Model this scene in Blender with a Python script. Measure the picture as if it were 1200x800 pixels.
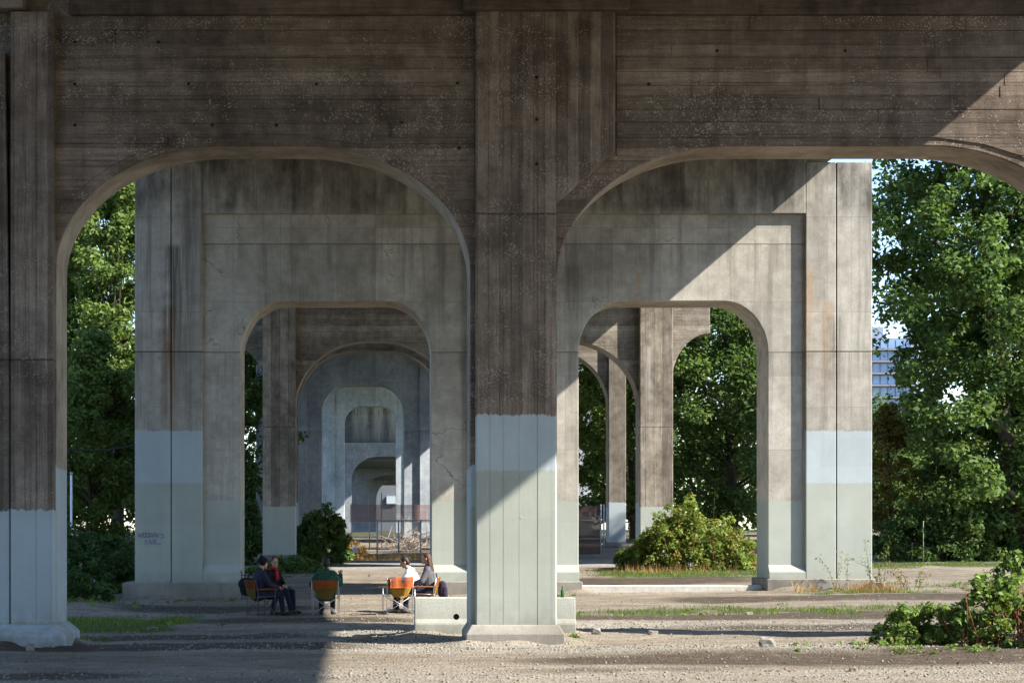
import bpy, bmesh, math, random
import numpy as np
from mathutils import Vector, Matrix, Euler

SC = bpy.context.scene
for _o in list(bpy.data.objects):
    bpy.data.objects.remove(_o)
COL = SC.collection
random.seed(7)
RNG = np.random.default_rng(11)

# ------------------------------------------------------------------ camera
EYE = 1.75
FPX = 2200.0            # focal length in photo pixels (photo 1200 wide)
cam_d = bpy.data.cameras.new('camera')
cam = bpy.data.objects.new('camera', cam_d)
COL.objects.link(cam)
cam.location = (0, 0, EYE)
cam.rotation_euler = (math.radians(90), 0, 0)
cam_d.sensor_width = 36.0
cam_d.lens = 36.0 * FPX / 1200.0
cam_d.shift_x = 160 / 1200.0
cam_d.shift_y = 220 / 1200.0
cam_d.clip_start = 0.5
cam_d.clip_end = 8000
SC.camera = cam

# ------------------------------------------------------------------ sky, sun, exposure
SUNV = Vector((1.0, -0.42, 0.84)).normalized()
elev = math.asin(SUNV.z)
azim = math.atan2(SUNV.x, SUNV.y)          # clockwise from +Y
W = bpy.data.worlds.new('World')
SC.world = W
W.use_nodes = True
nt = W.node_tree
bg = nt.nodes['Background']
sky = nt.nodes.new('ShaderNodeTexSky')
sky.sky_type = 'NISHITA'
sky.sun_disc = False
sky.sun_elevation = elev
sky.sun_rotation = azim
sky.air_density = 1.0
sky.dust_density = 0.3
sky.ozone_density = 3.0
nt.links.new(sky.outputs[0], bg.inputs[0])
bg.inputs[1].default_value = 0.13
sun_d = bpy.data.lights.new('sun', 'SUN')
sun_d.energy = 5.0
sun_d.angle = math.radians(0.53)
sun_d.color = (1.0, 0.93, 0.82)
sun = bpy.data.objects.new('sun', sun_d)
COL.objects.link(sun)
sun.location = (40, -30, 60)
sun.rotation_euler = SUNV.to_track_quat('Z', 'Y').to_euler()
SC.view_settings.view_transform = 'Standard'
SC.view_settings.look = 'None'
SC.view_settings.gamma = 1.0
SC.view_settings.exposure = 1.5
SC.view_settings.use_curve_mapping = False
try:
    SC.cycles.adaptive_threshold = 0.02
    SC.cycles.max_bounces = 5
    SC.cycles.diffuse_bounces = 3
    SC.cycles.transparent_max_bounces = 16
except Exception:
    pass

# ------------------------------------------------------------------ helpers
def PX(px, y): return (px - 440.0) * y / FPX           # lateral metres of a photo column at depth y
def PZ(py, y): return EYE + (620.0 - py) * y / FPX     # height of a photo row at depth y

def tag(o, label=None, cat=None, group=None, kind=None):
    if label: o['label'] = label
    if cat: o['category'] = cat
    if group: o['group'] = group
    if kind: o['kind'] = kind
    return o

def thing(name, label, cat, loc=(0, 0, 0), rotz=0.0, group=None):
    o = bpy.data.objects.new(name, None)
    o.empty_display_size = 0.2
    COL.objects.link(o)
    o.location = loc
    o.rotation_euler = (0, 0, rotz)
    return tag(o, label, cat, group)

def world_of(o):
    m = Matrix.Translation(o.location) @ o.rotation_euler.to_matrix().to_4x4()
    return m if o.parent is None else world_of(o.parent) @ o.matrix_parent_inverse @ m

def link_mesh(name, me, mat=None, parent=None, world=True):
    """link a mesh object; world=True: vertices are in world space, keep them there under a parent at a place"""
    o = bpy.data.objects.new(name, me)
    COL.objects.link(o)
    if mat is not None and len(me.materials) == 0:
        me.materials.append(mat)
    if parent is not None:
        o.parent = parent
        if world:
            M = world_of(parent)
            o.matrix_parent_inverse = M.inverted()
    return o

def pydata(name, v, f, mat=None, parent=None, world=True, smooth=False):
    me = bpy.data.meshes.new(name)
    me.from_pydata([tuple(p) for p in v], [], f)
    me.update()
    if smooth:
        me.polygons.foreach_set('use_smooth', [True] * len(me.polygons))
    return link_mesh(name, me, mat, parent, world)

def bm_obj(name, bm, mat=None, parent=None, world=True, smooth=False, bevel=0.0, seg=1):
    bmesh.ops.recalc_face_normals(bm, faces=bm.faces)
    if bevel > 0:
        ed = [e for e in bm.edges if len(e.link_faces) == 2 and e.calc_face_angle(0) > 0.55]
        bmesh.ops.bevel(bm, geom=ed, offset=bevel, segments=seg, affect='EDGES', profile=0.5, clamp_overlap=True)
    me = bpy.data.meshes.new(name)
    bm.to_mesh(me)
    bm.free()
    if smooth:
        me.polygons.foreach_set('use_smooth', [True] * len(me.polygons))
    return link_mesh(name, me, mat, parent, world)

def add_prism(bm, poly, y0, y1):
    """polygon in (x,z) extruded from y0 to y1"""
    a = [bm.verts.new((x, y0, z)) for x, z in poly]
    b = [bm.verts.new((x, y1, z)) for x, z in poly]
    n = len(poly)
    bm.faces.new(a)
    bm.faces.new(b[::-1])
    for i in range(n):
        j = (i + 1) % n
        bm.faces.new((a[i], b[i], b[j], a[j]))

def add_box(bm, x0, x1, y0, y1, z0, z1):
    add_prism(bm, [(x0, z0), (x1, z0), (x1, z1), (x0, z1)], y0, y1)

def add_xprism(bm, prof, x0, x1):
    """profile in (y,z) extruded along x"""
    a = [bm.verts.new((x0, y, z)) for y, z in prof]
    b = [bm.verts.new((x1, y, z)) for y, z in prof]
    n = len(prof)
    bm.faces.new(a)
    bm.faces.new(b[::-1])
    for i in range(n):
        j = (i + 1) % n
        bm.faces.new((a[i], b[i], b[j], a[j]))

def add_tube(bm, pts, rad, seg=8, caps=True):
    """tube through points; rad a number or a list"""
    pts = [Vector(p) for p in pts]
    n = len(pts)
    if not hasattr(rad, '__len__'): rad = [rad] * n
    rings = []
    prev = None
    for i, p in enumerate(pts):
        if i == 0: t = pts[1] - p
        elif i == n - 1: t = p - pts[i - 1]
        else: t = (pts[i + 1] - p).normalized() + (p - pts[i - 1]).normalized()
        t.normalize()
        if prev is None:
            u = t.orthogonal().normalized()
        else:
            u = prev - t * prev.dot(t)
            u = u.normalized() if u.length > 1e-5 else t.orthogonal().normalized()
        prev = u
        w = t.cross(u)
        rings.append([bm.verts.new(p + (u * math.cos(k * 2 * math.pi / seg) + w * math.sin(k * 2 * math.pi / seg)) * rad[i]) for k in range(seg)])
    for i in range(n - 1):
        for k in range(seg):
            j = (k + 1) % seg
            bm.faces.new((rings[i][k], rings[i][j], rings[i + 1][j], rings[i + 1][k]))
    if caps:
        bm.faces.new(rings[0][::-1])
        bm.faces.new(rings[-1])

def obox(name, x0, x1, y0, y1, z0, z1, mat, parent=None, bevel=0.0):
    bm = bmesh.new()
    add_box(bm, x0, x1, y0, y1, z0, z1)
    return bm_obj(name, bm, mat, parent, bevel=bevel)

def oprism(name, poly, y0, y1, mat, parent=None, bevel=0.0):
    bm = bmesh.new()
    add_prism(bm, poly, y0, y1)
    return bm_obj(name, bm, mat, parent, bevel=bevel)

def otube(name, pts, rad, mat, parent=None, seg=8, world=True):
    bm = bmesh.new()
    add_tube(bm, pts, rad, seg)
    return bm_obj(name, bm, mat, parent, world, smooth=True)

def copy_tree(o, parent=None):
    c = o.copy()
    COL.objects.link(c)
    if parent is not None:
        c.parent = parent
    for ch in list(o.children):
        copy_tree(ch, c)
    return c

# smooth value noise on arrays
_NT = RNG.random((256, 256))
def vnoise(x, y):
    x = np.asarray(x, float); y = np.asarray(y, float)
    xi = np.floor(x).astype(int); yi = np.floor(y).astype(int)
    fx = x - xi; fy = y - yi
    fx = fx * fx * (3 - 2 * fx); fy = fy * fy * (3 - 2 * fy)
    a = _NT[xi % 256, yi % 256]; b = _NT[(xi + 1) % 256, yi % 256]
    c = _NT[xi % 256, (yi + 1) % 256]; d = _NT[(xi + 1) % 256, (yi + 1) % 256]
    return (a * (1 - fx) + b * fx) * (1 - fy) + (c * (1 - fx) + d * fx) * fy
def fbm(x, y, o=4):
    s = 0; a = 0.5; t = 0
    for k in range(o):
        s = s + a * vnoise(x * 2 ** k + 17.3 * k, y * 2 ** k + 9.1 * k); t += a; a *= 0.5
    return s / t

# ------------------------------------------------------------------ materials
class NT:
    def __init__(self, name):
        self.m = bpy.data.materials.new(name)
        self.m.use_nodes = True
        self.t = self.m.node_tree
        self.b = self.t.nodes['Principled BSDF']
        self.out = self.t.nodes['Material Output']
    def n(self, ty, **kw):
        nd = self.t.nodes.new(ty)
        for k, v in kw.items():
            setattr(nd, k, v)
        return nd
    def set(self, sock, v):
        if v is None: return
        if hasattr(v, 'is_output') or isinstance(v, bpy.types.NodeSocket):
            self.t.links.new(v, sock)
        else:
            if isinstance(v, (tuple, list)) and len(v) == 3 and sock.type == 'RGBA': v = (*v, 1)
            sock.default_value = v
    def math(self, op, a, b=None, c=None, clamp=False):
        nd = self.n('ShaderNodeMath', operation=op, use_clamp=clamp)
        self.set(nd.inputs[0], a); self.set(nd.inputs[1], b)
        if c is not None: self.set(nd.inputs[2], c)
        return nd.outputs[0]
    def mix(self, f, a, b, mode='MIX'):
        nd = self.n('ShaderNodeMix', data_type='RGBA', blend_type=mode)
        self.set(nd.inputs[0], f); self.set(nd.inputs[6], a); self.set(nd.inputs[7], b)
        return nd.outputs[2]
    def pos(self):
        if not hasattr(self, '_p'):
            self._p = self.n('ShaderNodeNewGeometry').outputs['Position']
            self._s = self.n('ShaderNodeSeparateXYZ')
            self.t.links.new(self._p, self._s.inputs[0])
        return self._p
    def xyz(self):
        self.pos(); return self._s.outputs
    def noise(self, vec=None, scale=1.0, detail=4, rough=0.55, stretch=None):
        v = vec if vec is not None else self.pos()
        if stretch:
            mp = self.n('ShaderNodeVectorMath', operation='MULTIPLY')
            self.t.links.new(v, mp.inputs[0]); mp.inputs[1].default_value = stretch
            v = mp.outputs[0]
        nd = self.n('ShaderNodeTexNoise')
        self.t.links.new(v, nd.inputs['Vector'])
        nd.inputs['Scale'].default_value = scale
        nd.inputs['Detail'].default_value = detail
        nd.inputs['Roughness'].default_value = rough
        return nd.outputs[0]
    def ramp(self, f, lo, hi, a=0.0, b=1.0):
        nd = self.n('ShaderNodeMapRange')
        self.set(nd.inputs[0], f)
        nd.inputs[1].default_value = lo; nd.inputs[2].default_value = hi
        nd.inputs[3].default_value = a; nd.inputs[4].default_value = b
        return nd.outputs[0]
    def fin(self, col=None, rough=0.8, bump=None, strength=0.3, dist=0.02, spec=0.3, metal=0.0):
        self.set(self.b.inputs['Base Color'], col)
        self.set(self.b.inputs['Roughness'], rough)
        self.b.inputs['Specular IOR Level'].default_value = spec
        self.b.inputs['Metallic'].default_value = metal
        if bump is not None:
            bp = self.n('ShaderNodeBump')
            bp.inputs['Strength'].default_value = strength
            bp.inputs['Distance'].default_value = dist
            self.t.links.new(bump, bp.inputs['Height'])
            self.t.links.new(bp.outputs[0], self.b.inputs['Normal'])
        return self.m

def plain(name, col, rough=0.7, var=0.15, scale=8.0, metal=0.0, spec=0.3):
    k = NT(name)
    n1 = k.noise(scale=scale, detail=4)
    n2 = k.noise(scale=scale * 6, detail=2)
    f = k.math('ADD', k.ramp(n1, 0.3, 0.7, 1 - var, 1 + var), k.ramp(n2, 0.3, 0.7, -var * .4, var * .4))
    vm = k.n('ShaderNodeVectorMath', operation='SCALE')
    vm.inputs[0].default_value = col
    k.t.links.new(f, vm.inputs['Scale'])
    return k.fin(vm.outputs[0], rough, n2, 0.15, 0.01, spec, metal)

def concrete(name, dark, light, board=None, bw=0.2, paint=None, speck=0.0, streak=0.5, streaks=(), dirt_above=None, joint=None, ply=None, cracks=0.0, blotch=0.35):
    """weathered cast concrete. board: 'H'/'V' formwork lines; paint: list of (top height, colour);
    streaks: rust or water runs (x, top, bottom, half width, colour, strength); joint: heights of casting joints"""
    k = NT(name)
    x, y, z = k.xyz()
    n1 = k.noise(scale=0.55, detail=5, rough=0.65)
    n2 = k.noise(scale=3.2, detail=4, rough=0.65)
    n3 = k.noise(scale=38, detail=1, rough=0.6)
    f = k.math('ADD', k.math('MULTIPLY', n1, 0.6), k.math('MULTIPLY', n2, 0.4))
    col = k.mix(k.ramp(f, 0.38, 0.62), tuple(c * 0.85 for c in dark), tuple(min(1, c * 1.08) for c in light))
    blot = k.noise(scale=1.0, detail=5, rough=0.75, stretch=(2.2, 2.2, 0.4))
    col = k.mix(k.ramp(blot, 0.53, 0.72, 0, blotch), col, tuple(c * 0.5 for c in dark))
    col = k.mix(k.ramp(n3, 0.5, 0.75, 0, 0.3), col, tuple(c * 0.6 for c in dark))
    # vertical water streaks
    st = k.noise(scale=1.0, detail=6, rough=0.7, stretch=(3.4, 3.4, 0.16))
    st2 = k.noise(scale=1.0, detail=3, rough=0.6, stretch=(14, 14, 0.35))
    col = k.mix(k.math('MULTIPLY', k.ramp(st, 0.52, 0.72), streak), col, tuple(c * 0.42 for c in dark))
    col = k.mix(k.math('MULTIPLY', k.ramp(st2, 0.56, 0.74), streak * 0.45), col, tuple(min(1, c * 1.25) for c in light))
    bump = k.math('MULTIPLY', n3, 0.35)
    if board:
        ax = z if board == 'H' else x
        q = k.math('DIVIDE', ax, bw)
        wob = k.math('MULTIPLY', k.math('SUBTRACT', n2, 0.5), 0.12)
        q = k.math('ADD', q, wob)
        idn = k.n('ShaderNodeTexWhiteNoise', noise_dimensions='1D')
        k.t.links.new(k.math('FLOOR', q), idn.inputs['W'])
        fr = k.math('FRACT', q)
        edge = k.math('MINIMUM', fr, k.math('SUBTRACT', 1.0, fr))
        line = k.ramp(edge, 0.0, 0.07, 1.0, 0.0)
        brk = k.noise(scale=1.0, detail=4, rough=0.7, stretch=(1.4, 1.4, 1.4))
        line = k.math('MULTIPLY', line, k.ramp(brk, 0.38, 0.6))
        hue = k.ramp(idn.outputs[0], 0, 1, 0.66, 1.25)
        vm = k.n('ShaderNodeVectorMath', operation='SCALE')
        k.t.links.new(col, vm.inputs[0]); k.t.links.new(hue, vm.inputs['Scale'])
        col = k.mix(k.math('MULTIPLY', line, 0.8), vm.outputs[0], tuple(c * 0.35 for c in dark))
        gs = (0.9, 0.9, 26) if board == 'H' else (26, 26, 0.9)
        grain = k.noise(scale=1.0, detail=2, rough=0.7, stretch=gs)
        col = k.mix(k.ramp(grain, 0.45, 0.75, 0, 0.5), col, tuple(c * 0.5 for c in dark))
        bump = k.math('ADD', bump, k.math('MULTIPLY', grain, 0.5))

    if ply:
        # faint sheet joints of plywood shuttering
        pw, ph = ply
        for ax, w in ((x, pw), (z, ph)):
            q = k.math('DIVIDE', ax, w)
            fr = k.math('FRACT', q)
            edge = k.math('MINIMUM', fr, k.math('SUBTRACT', 1.0, fr))
            line = k.ramp(edge, 0.0, 0.014 / w, 1.0, 0.0)
            line = k.math('MULTIPLY', line, k.ramp(n2, 0.35, 0.6, 0.15, 1.0))
            col = k.mix(k.math('MULTIPLY', line, 0.5), col, tuple(c * 0.4 for c in dark))
        idn = k.n('ShaderNodeTexWhiteNoise', noise_dimensions='2D')
        cb = k.n('ShaderNodeCombineXYZ')
        k.t.links.new(k.math('FLOOR', k.math('DIVIDE', x, pw)), cb.inputs[0])
        k.t.links.new(k.math('FLOOR', k.math('DIVIDE', z, ph)), cb.inputs[1])
        k.t.links.new(cb.outputs[0], idn.inputs['Vector'])
        vm = k.n('ShaderNodeVectorMath', operation='SCALE')
        k.t.links.new(col, vm.inputs[0]); k.t.links.new(k.ramp(idn.outputs[0], 0, 1, 0.86, 1.1), vm.inputs['Scale'])
        col = vm.outputs[0]
    if dirt_above:
        zt, amt = dirt_above
        d = k.math('MULTIPLY', k.ramp(z, zt - 0.25, zt + 0.25), k.ramp(k.noise(scale=1.0, detail=6, rough=0.7, stretch=(0.9, 0.9, 0.35)), 0.35, 0.6))
        col = k.mix(k.math('MULTIPLY', d, amt), col, (0.02, 0.016, 0.013))
    for j in (joint or ()):
        d = k.math('ABSOLUTE', k.math('SUBTRACT', z, k.math('ADD', j, k.math('MULTIPLY', k.math('SUBTRACT', n2, 0.5), 0.03))))
        line = k.ramp(d, 0.008, 0.022, 0.75, 0.0)
        col = k.mix(line, col, tuple(c * 0.3 for c in dark))
        run = k.math('MULTIPLY', k.ramp(k.math('SUBTRACT', j, z), 0.0, 1.1, 1.0, 0.0), k.ramp(k.math('SUBTRACT', j, z), -0.02, 0.0))
        run = k.math('MULTIPLY', run, k.ramp(st, 0.42, 0.62))
        col = k.mix(k.math('MULTIPLY', run, 0.45), col, tuple(c * 0.45 for c in dark))
    if cracks > 0:
        vo = k.n('ShaderNodeTexVoronoi', feature='DISTANCE_TO_EDGE')
        ad = k.n('ShaderNodeVectorMath', operation='ADD')
        nz = k.n('ShaderNodeTexNoise')
        k.t.links.new(k.pos(), nz.inputs['Vector']); nz.inputs['Scale'].default_value = 1.6; nz.inputs['Detail'].default_value = 5
        k.t.links.new(k.pos(), ad.inputs[0]); k.t.links.new(nz.outputs[1], ad.inputs[1])
        k.t.links.new(ad.outputs[0], vo.inputs['Vector'])
        vo.inputs['Scale'].default_value = 0.55
        line = k.ramp(vo.outputs[0], 0.0, 0.009, 1.0, 0.0)
        line = k.math('MULTIPLY', line, k.ramp(n1, 0.5, 0.6))
        col = k.mix(k.math('MULTIPLY', line, cracks), col, tuple(c * 0.35 for c in dark))
    for sx, zt, zb, hw, sc, amt in streaks:
        d = k.math('ABSOLUTE', k.math('SUBTRACT', x, k.math('ADD', sx, k.math('MULTIPLY', k.math('SUBTRACT', n2, 0.5), hw * 0.8))))
        m1 = k.ramp(d, hw * 0.2, hw, 1.0, 0.0)
        m2 = k.math('MULTIPLY', k.ramp(z, zb, zb + (zt - zb) * 0.7), k.ramp(z, zt - 0.05, zt + 0.1, 1.0, 0.0))
        m = k.math('MULTIPLY', k.math('MULTIPLY', m1, m2), k.ramp(st2, 0.3, 0.55))
        col = k.mix(k.math('MULTIPLY', m, amt), col, sc)
    if speck > 0:
        # clusters of pale pits left where the cement skin has spalled
        cl = k.noise(scale=0.9, detail=3, rough=0.6, stretch=(0.6, 0.6, 1.7))
        pit = k.noise(scale=34, detail=2, rough=0.6)
        cl2 = k.noise(scale=5, detail=2, rough=0.6)
        thr = k.math('ADD', k.ramp(cl, 0.36, 0.64, 0.71, 0.575), k.ramp(cl2, 0.35, 0.65, 0.06, -0.06))
        pit = k.ramp(k.math('SUBTRACT', pit, thr), 0.0, 0.035)
        col = k.mix(k.math('MULTIPLY', pit, speck), col, (0.40, 0.36, 0.30))
    rough = 0.9
    pm = None
    if paint:
        for pz, pc in paint:
            e = k.math('SUBTRACT', k.math('ADD', pz, k.math('MULTIPLY', k.math('SUBTRACT', n2, 0.5), 0.05)), z)
            e = k.math('ADD', e, k.math('MULTIPLY', k.math('SUBTRACT', st2, 0.5), 0.15))
            m = k.ramp(e, 0.0, 0.02)
            pn = k.mix(k.ramp(n1, 0.35, 0.65), tuple(c * 0.9 for c in pc), tuple(min(1, c * 1.07) for c in pc))
            pn = k.mix(k.math('MULTIPLY', k.ramp(st, 0.5, 0.8), 0.28), pn, tuple(c * 0.62 for c in pc))
            pn = k.mix(k.math('MULTIPLY', k.ramp(n3, 0.62, 0.8), 0.25), pn, tuple(c * 0.6 for c in pc))
            idp = k.n('ShaderNodeTexWhiteNoise', noise_dimensions='2D')
            cbp = k.n('ShaderNodeCombineXYZ')
            k.t.links.new(k.math('FLOOR', k.math('ADD', k.math('DIVIDE', x, 0.83), k.math('MULTIPLY', n1, 0.5))), cbp.inputs[0])
            k.t.links.new(k.math('FLOOR', k.math('ADD', k.math('DIVIDE', z, 0.71), k.math('MULTIPLY', n1, 0.6))), cbp.inputs[1])
            k.t.links.new(cbp.outputs[0], idp.inputs['Vector'])
            pn = k.mix(k.ramp(idp.outputs[0], 0.0, 1.0, 0.0, 0.22), pn, tuple(c * 0.72 for c in pc))
            chip = k.math('MULTIPLY', k.ramp(n2, 0.70, 0.74), 0.55)
            m = k.math('MULTIPLY', m, k.math('SUBTRACT', 1.0, chip))
            col = k.mix(m, col, pn)
            pm = m if pm is None else k.math('MAXIMUM', pm, m)
    # splashed dirt near the ground
    low = k.math('MULTIPLY', k.ramp(z, 0.0, 0.75, 1.0, 0.0), k.ramp(n2, 0.3, 0.6))
    col = k.mix(k.math('MULTIPLY', low, 0.65), col, (0.12, 0.098, 0.075))
    if pm is not None:
        bump = k.math('MULTIPLY', bump, k.math('SUBTRACT', 1.0, k.math('MULTIPLY', pm, 0.85)))
    return k.fin(col, rough, bump, 0.6, 0.02, 0.2)

# ------------------------------------------------------------------ ground
_GY = [-3000, 42, 48, 58, 65, 74, 80, 100, 150, 400, 6000]
_GZ = [0.0, 0.0, 0.06, 0.28, 0.46, 0.68, 0.9, 1.25, 1.45, 1.5, 1.5]
def gbase(X, Y):
    return np.interp(Y, _GY, _GZ) + 0.013 * np.clip(np.asarray(X, float) - 2.0, -14, 16) * np.clip((np.asarray(Y, float) - 20) / 20, 0.3, 1)
def gz(X, Y):
    X = np.asarray(X, float); Y = np.asarray(Y, float)
    h = gbase(X, Y)
    near = np.clip((120 - Y) / 60, 0, 1)
    h = h + near * (0.11 * (fbm(X * 0.13 + 5, Y * 0.42, 4) - 0.5) + 0.05 * (fbm(X * 0.9, Y * 1.6 + 40, 3) - 0.5) + 0.014 * (vnoise(X * 5.1, Y * 5.1) - 0.5))
    # shallow wheel ruts running across
    for yc, w, d in ((25.7, 0.5, 0.035), (33.0, 0.5, 0.03), (36.5, 0.6, 0.03)):
        yy = Y - yc - 0.5 * np.sin(X * 0.16 + yc) - 1.6 * (fbm(X * 0.22 + yc, Y * 0 + yc, 3) - 0.5)
        d = d * np.clip(2.4 * vnoise(X * 0.35 + yc, Y * 0.3) - 0.4, 0, 1.4)
        h = h - d * np.exp(-(yy / w) ** 2) + 0.5 * d * np.exp(-((yy - 1.0) / 0.5) ** 2)
    # soil and grit banked against the feet of the piers
    for rx0, rx1, ry0, ry1 in ((1.35, 2.9, 28.45, 29.95), (-7, -4.7, 28.35, 30.0), (-6.6, -3.3, 47.7, 50.1), (1.2, 5.35, 47.7, 50.1), (10, 12.9, 47.9, 50), (0.65, 3.3, 30.8, 31.4)):
        dx = np.maximum(np.maximum(rx0 - X, X - rx1), 0); dy = np.maximum(np.maximum(ry0 - Y, Y - ry1), 0)
        dd = np.sqrt(dx * dx + dy * dy)
        h = h + 0.12 * np.exp(-dd / 0.22) * np.clip(vnoise(X * 2.3 + 7, Y * 2.3) * 1.5 - 0.25, 0, 1)
    # heaped soil by the left pier
    h = h + 0.16 * np.exp(-((X + 7.0) / 1.6) ** 2 - ((Y - 42.5) / 2.4) ** 2)
    return h
def gzs(x, y): return float(gz(np.array([x]), np.array([y]))[0])

def axis(dense0, dense1, step, lo, hi, grow=1.25):
    a = list(np.arange(dense0, dense1 + 1e-6, step))
    s = step; v = dense1
    while v < hi:
        s *= grow; v += s; a.append(min(v, hi))
    s = step; v = dense0; b = []
    while v > lo:
        s *= grow; v -= s; b.append(max(v, lo))
    return np.array(b[::-1] + a)
gx = axis(-12, 18, 0.13, -1200, 1200)
gy1 = axis(19, 52, 0.11, -400, 52, 1.3)
gy2 = axis(52, 90, 0.3, 52, 1600, 1.25)
gy = np.concatenate([gy1, gy2[gy2 > 52.05]])
GX, GY = np.meshgrid(gx, gy)
GZm = gz(GX, GY)

def band(X, Y, yc, hw, x0, x1, soft=1.2, wob=0.5, seed=0.0):
    yy = Y - yc - wob * 2 * (fbm(X * 0.25 + seed, Y * 0.2 + seed, 3) - 0.5)
    m = np.clip(1.4 - np.abs(yy) / hw, 0, 1)
    return m * np.clip((X - x0) / soft + 0.5, 0, 1) * np.clip((x1 - X) / soft + 0.5, 0, 1)
def damp_mask(X, Y):
    n = fbm(X * 0.5, Y * 0.9, 4)
    d = np.zeros_like(X)
    for yc, hw, x0, x1, st, sd in ((25.5, 1.25, 2.4, 9.0, 1.0, 1), (26.3, .9, 7, 14, .8, 5), (28.7, 0.8, -7, -0.4, 0.95, 2), (31.2, 0.9, -9, -1.2, .9, 3),
                                   (36.9, 1.7, -3.5, 0.2, .85, 4), (36.6, 1.2, 2.5, 14, 1.0, 6), (33.4, .8, 5, 15, .6, 7), (22.6, .5, -9, -3, .8, 8),
                                   (44.5, 1.5, 7, 15, .75, 9), (42.5, 1.3, -6, -1.5, .7, 10), (21.9, .4, 8, 16, .7, 12), (54, 1.8, 5, 11, .8, 13)):
        d = np.maximum(d, st * band(X, Y, yc, hw, x0, x1, 1.5, 0.5, sd * 3.1))
    return np.clip(d * (0.35 + 1.3 * n) + 0.35 * np.clip(n - 0.58, 0, 1) * 3, 0, 1)
def grass_mask(X, Y):
    n = fbm(X * 1.3 + 3, Y * 1.0, 3)
    g = np.zeros_like(X)
    for yc, hw, x0, x1, st, sd in ((35.8, 3.4, -9.0, -3.7, 1.35, 1), (38.6, 1.3, 3.6, 12.5, .8, 2), (46.6, .55, 10.6, 14, .9, 3), (57.5, 2.2, 6.8, 12.5, 1.0, 4),
                                   (50, 2.5, 13.5, 19, .55, 8), (43.6, 2.0, -12, -6.6, .6, 5), (62, 2.0, 15, 40, 1.0, 6), (71, 2.0, -5, -1, .6, 7), (67, 3, 20, 60, 1.2, 9)):
        g = np.maximum(g, st * band(X, Y, yc, hw, x0, x1, 1.0, 0.6, sd * 5.3))
    return np.clip((g - 0.35 + (n - 0.5) * 1.6) * 1.7, 0, 1) * (g > 0.05)
def gravel_mask(X, Y):
    n = fbm(X * 0.35 + 30, Y * 1.2, 4)
    g = np.zeros_like(X)
    for yc, hw, x0, x1, st, sd in ((27.6, 0.8, -3, 14, .95, 1), (29.2, .6, -8, 2, .8, 2), (33.6, 1.2, 3, 14, .9, 3), (22.5, 1.0, -8, 16, .4, 4), (31.5, 1.2, -7, 2, .7, 5), (40, 1.5, -6, -3, .6, 6)):
        g = np.maximum(g, st * band(X, Y, yc, hw, x0, x1, 1.5, 0.4, sd * 2.7))
    return np.clip(g * (0.3 + 1.2 * n) + np.clip(n - .6, 0, 1), 0, 1)
def path_mask(X, Y):
    return np.clip(band(X, Y, 66.5, 3.0, -40, 60, 1.5, 0.5, 3), 0, 1) * np.clip((X + 6) / 2, 0, 1)

nv, nu = GX.shape
gverts = np.stack([GX.ravel(), GY.ravel(), GZm.ravel()], 1)
ii = np.arange(nv * nu).reshape(nv, nu)
gq = np.stack([ii[:-1, :-1], ii[:-1, 1:], ii[1:, 1:], ii[1:, :-1]], -1).reshape(-1, 4)
def quads_mesh(name, v, q):
    me = bpy.data.meshes.new(name)
    v = np.ascontiguousarray(v, np.float32); q = np.ascontiguousarray(q, np.int32)
    k = q.shape[1]
    me.vertices.add(len(v)); me.vertices.foreach_set('co', v.ravel())
    me.loops.add(q.size); me.loops.foreach_set('vertex_index', q.ravel())
    me.polygons.add(len(q))
    me.polygons.foreach_set('loop_start', np.arange(0, q.size, k, dtype=np.int32))
    me.polygons.foreach_set('loop_total', np.full(len(q), k, np.int32))
    me.update(calc_edges=True)
    return me
gme = quads_mesh('ground', gverts, gq)
gme.polygons.foreach_set('use_smooth', [True] * len(gme.polygons))
for nm, fn in (('damp', damp_mask), ('grass', grass_mask), ('gravel', gravel_mask), ('path', path_mask)):
    at = gme.attributes.new(nm, 'FLOAT', 'POINT')
    at.data.foreach_set('value', fn(GX, GY).ravel().astype(np.float32))

k = NT('dirt_and_gravel')
def attr(k, nm):
    a = k.n('ShaderNodeAttribute'); a.attribute_name = nm
    return a.outputs['Fac']
n1 = k.noise(scale=0.45, detail=8, rough=0.7, stretch=(0.35, 1, 1))
n2 = k.noise(scale=4.0, detail=6, rough=0.7)
n3 = k.noise(scale=34, detail=3, rough=0.7)
col = k.mix(k.ramp(n1, 0.36, 0.64), (0.14, 0.112, 0.079), (0.315, 0.27, 0.208))
n4 = k.noise(scale=1.3, detail=5, rough=0.75, stretch=(0.45, 1, 1))
col = k.mix(k.ramp(n4, 0.5, 0.66, 0, 0.6), col, (0.095, 0.074, 0.053))
col = k.mix(k.ramp(n4, 0.46, 0.32, 0, 0.5), col, (0.375, 0.335, 0.27))
col = k.mix(k.ramp(n2, 0.4, 0.7, 0, 0.6), col, (0.11, 0.088, 0.065))
vo = k.n('ShaderNodeTexVoronoi'); k.t.links.new(k.pos(), vo.inputs['Vector']); vo.inputs['Scale'].default_value = 26
stone = k.mix(k.ramp(n3, 0.35, 0.65), (0.14, 0.128, 0.11), (0.5, 0.475, 0.43))
gm = k.math('MULTIPLY', k.ramp(vo.outputs[0], 0.28, 0.5, 1.0, 0.0), k.ramp(attr(k, 'gravel'), 0.0, 0.8, 0.35, 1.0))
col = k.mix(k.math('MULTIPLY', attr(k, 'gravel'), 0.55), col, (0.31, 0.292, 0.258))
col = k.mix(gm, col, stone)
dm = k.math('MULTIPLY', k.ramp(attr(k, 'damp'), 0.08, 0.5), k.ramp(n2, 0.25, 0.5, 0.6, 1.0))
col = k.mix(k.math('MULTIPLY', dm, 0.92), col, (0.06, 0.046, 0.033))
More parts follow.
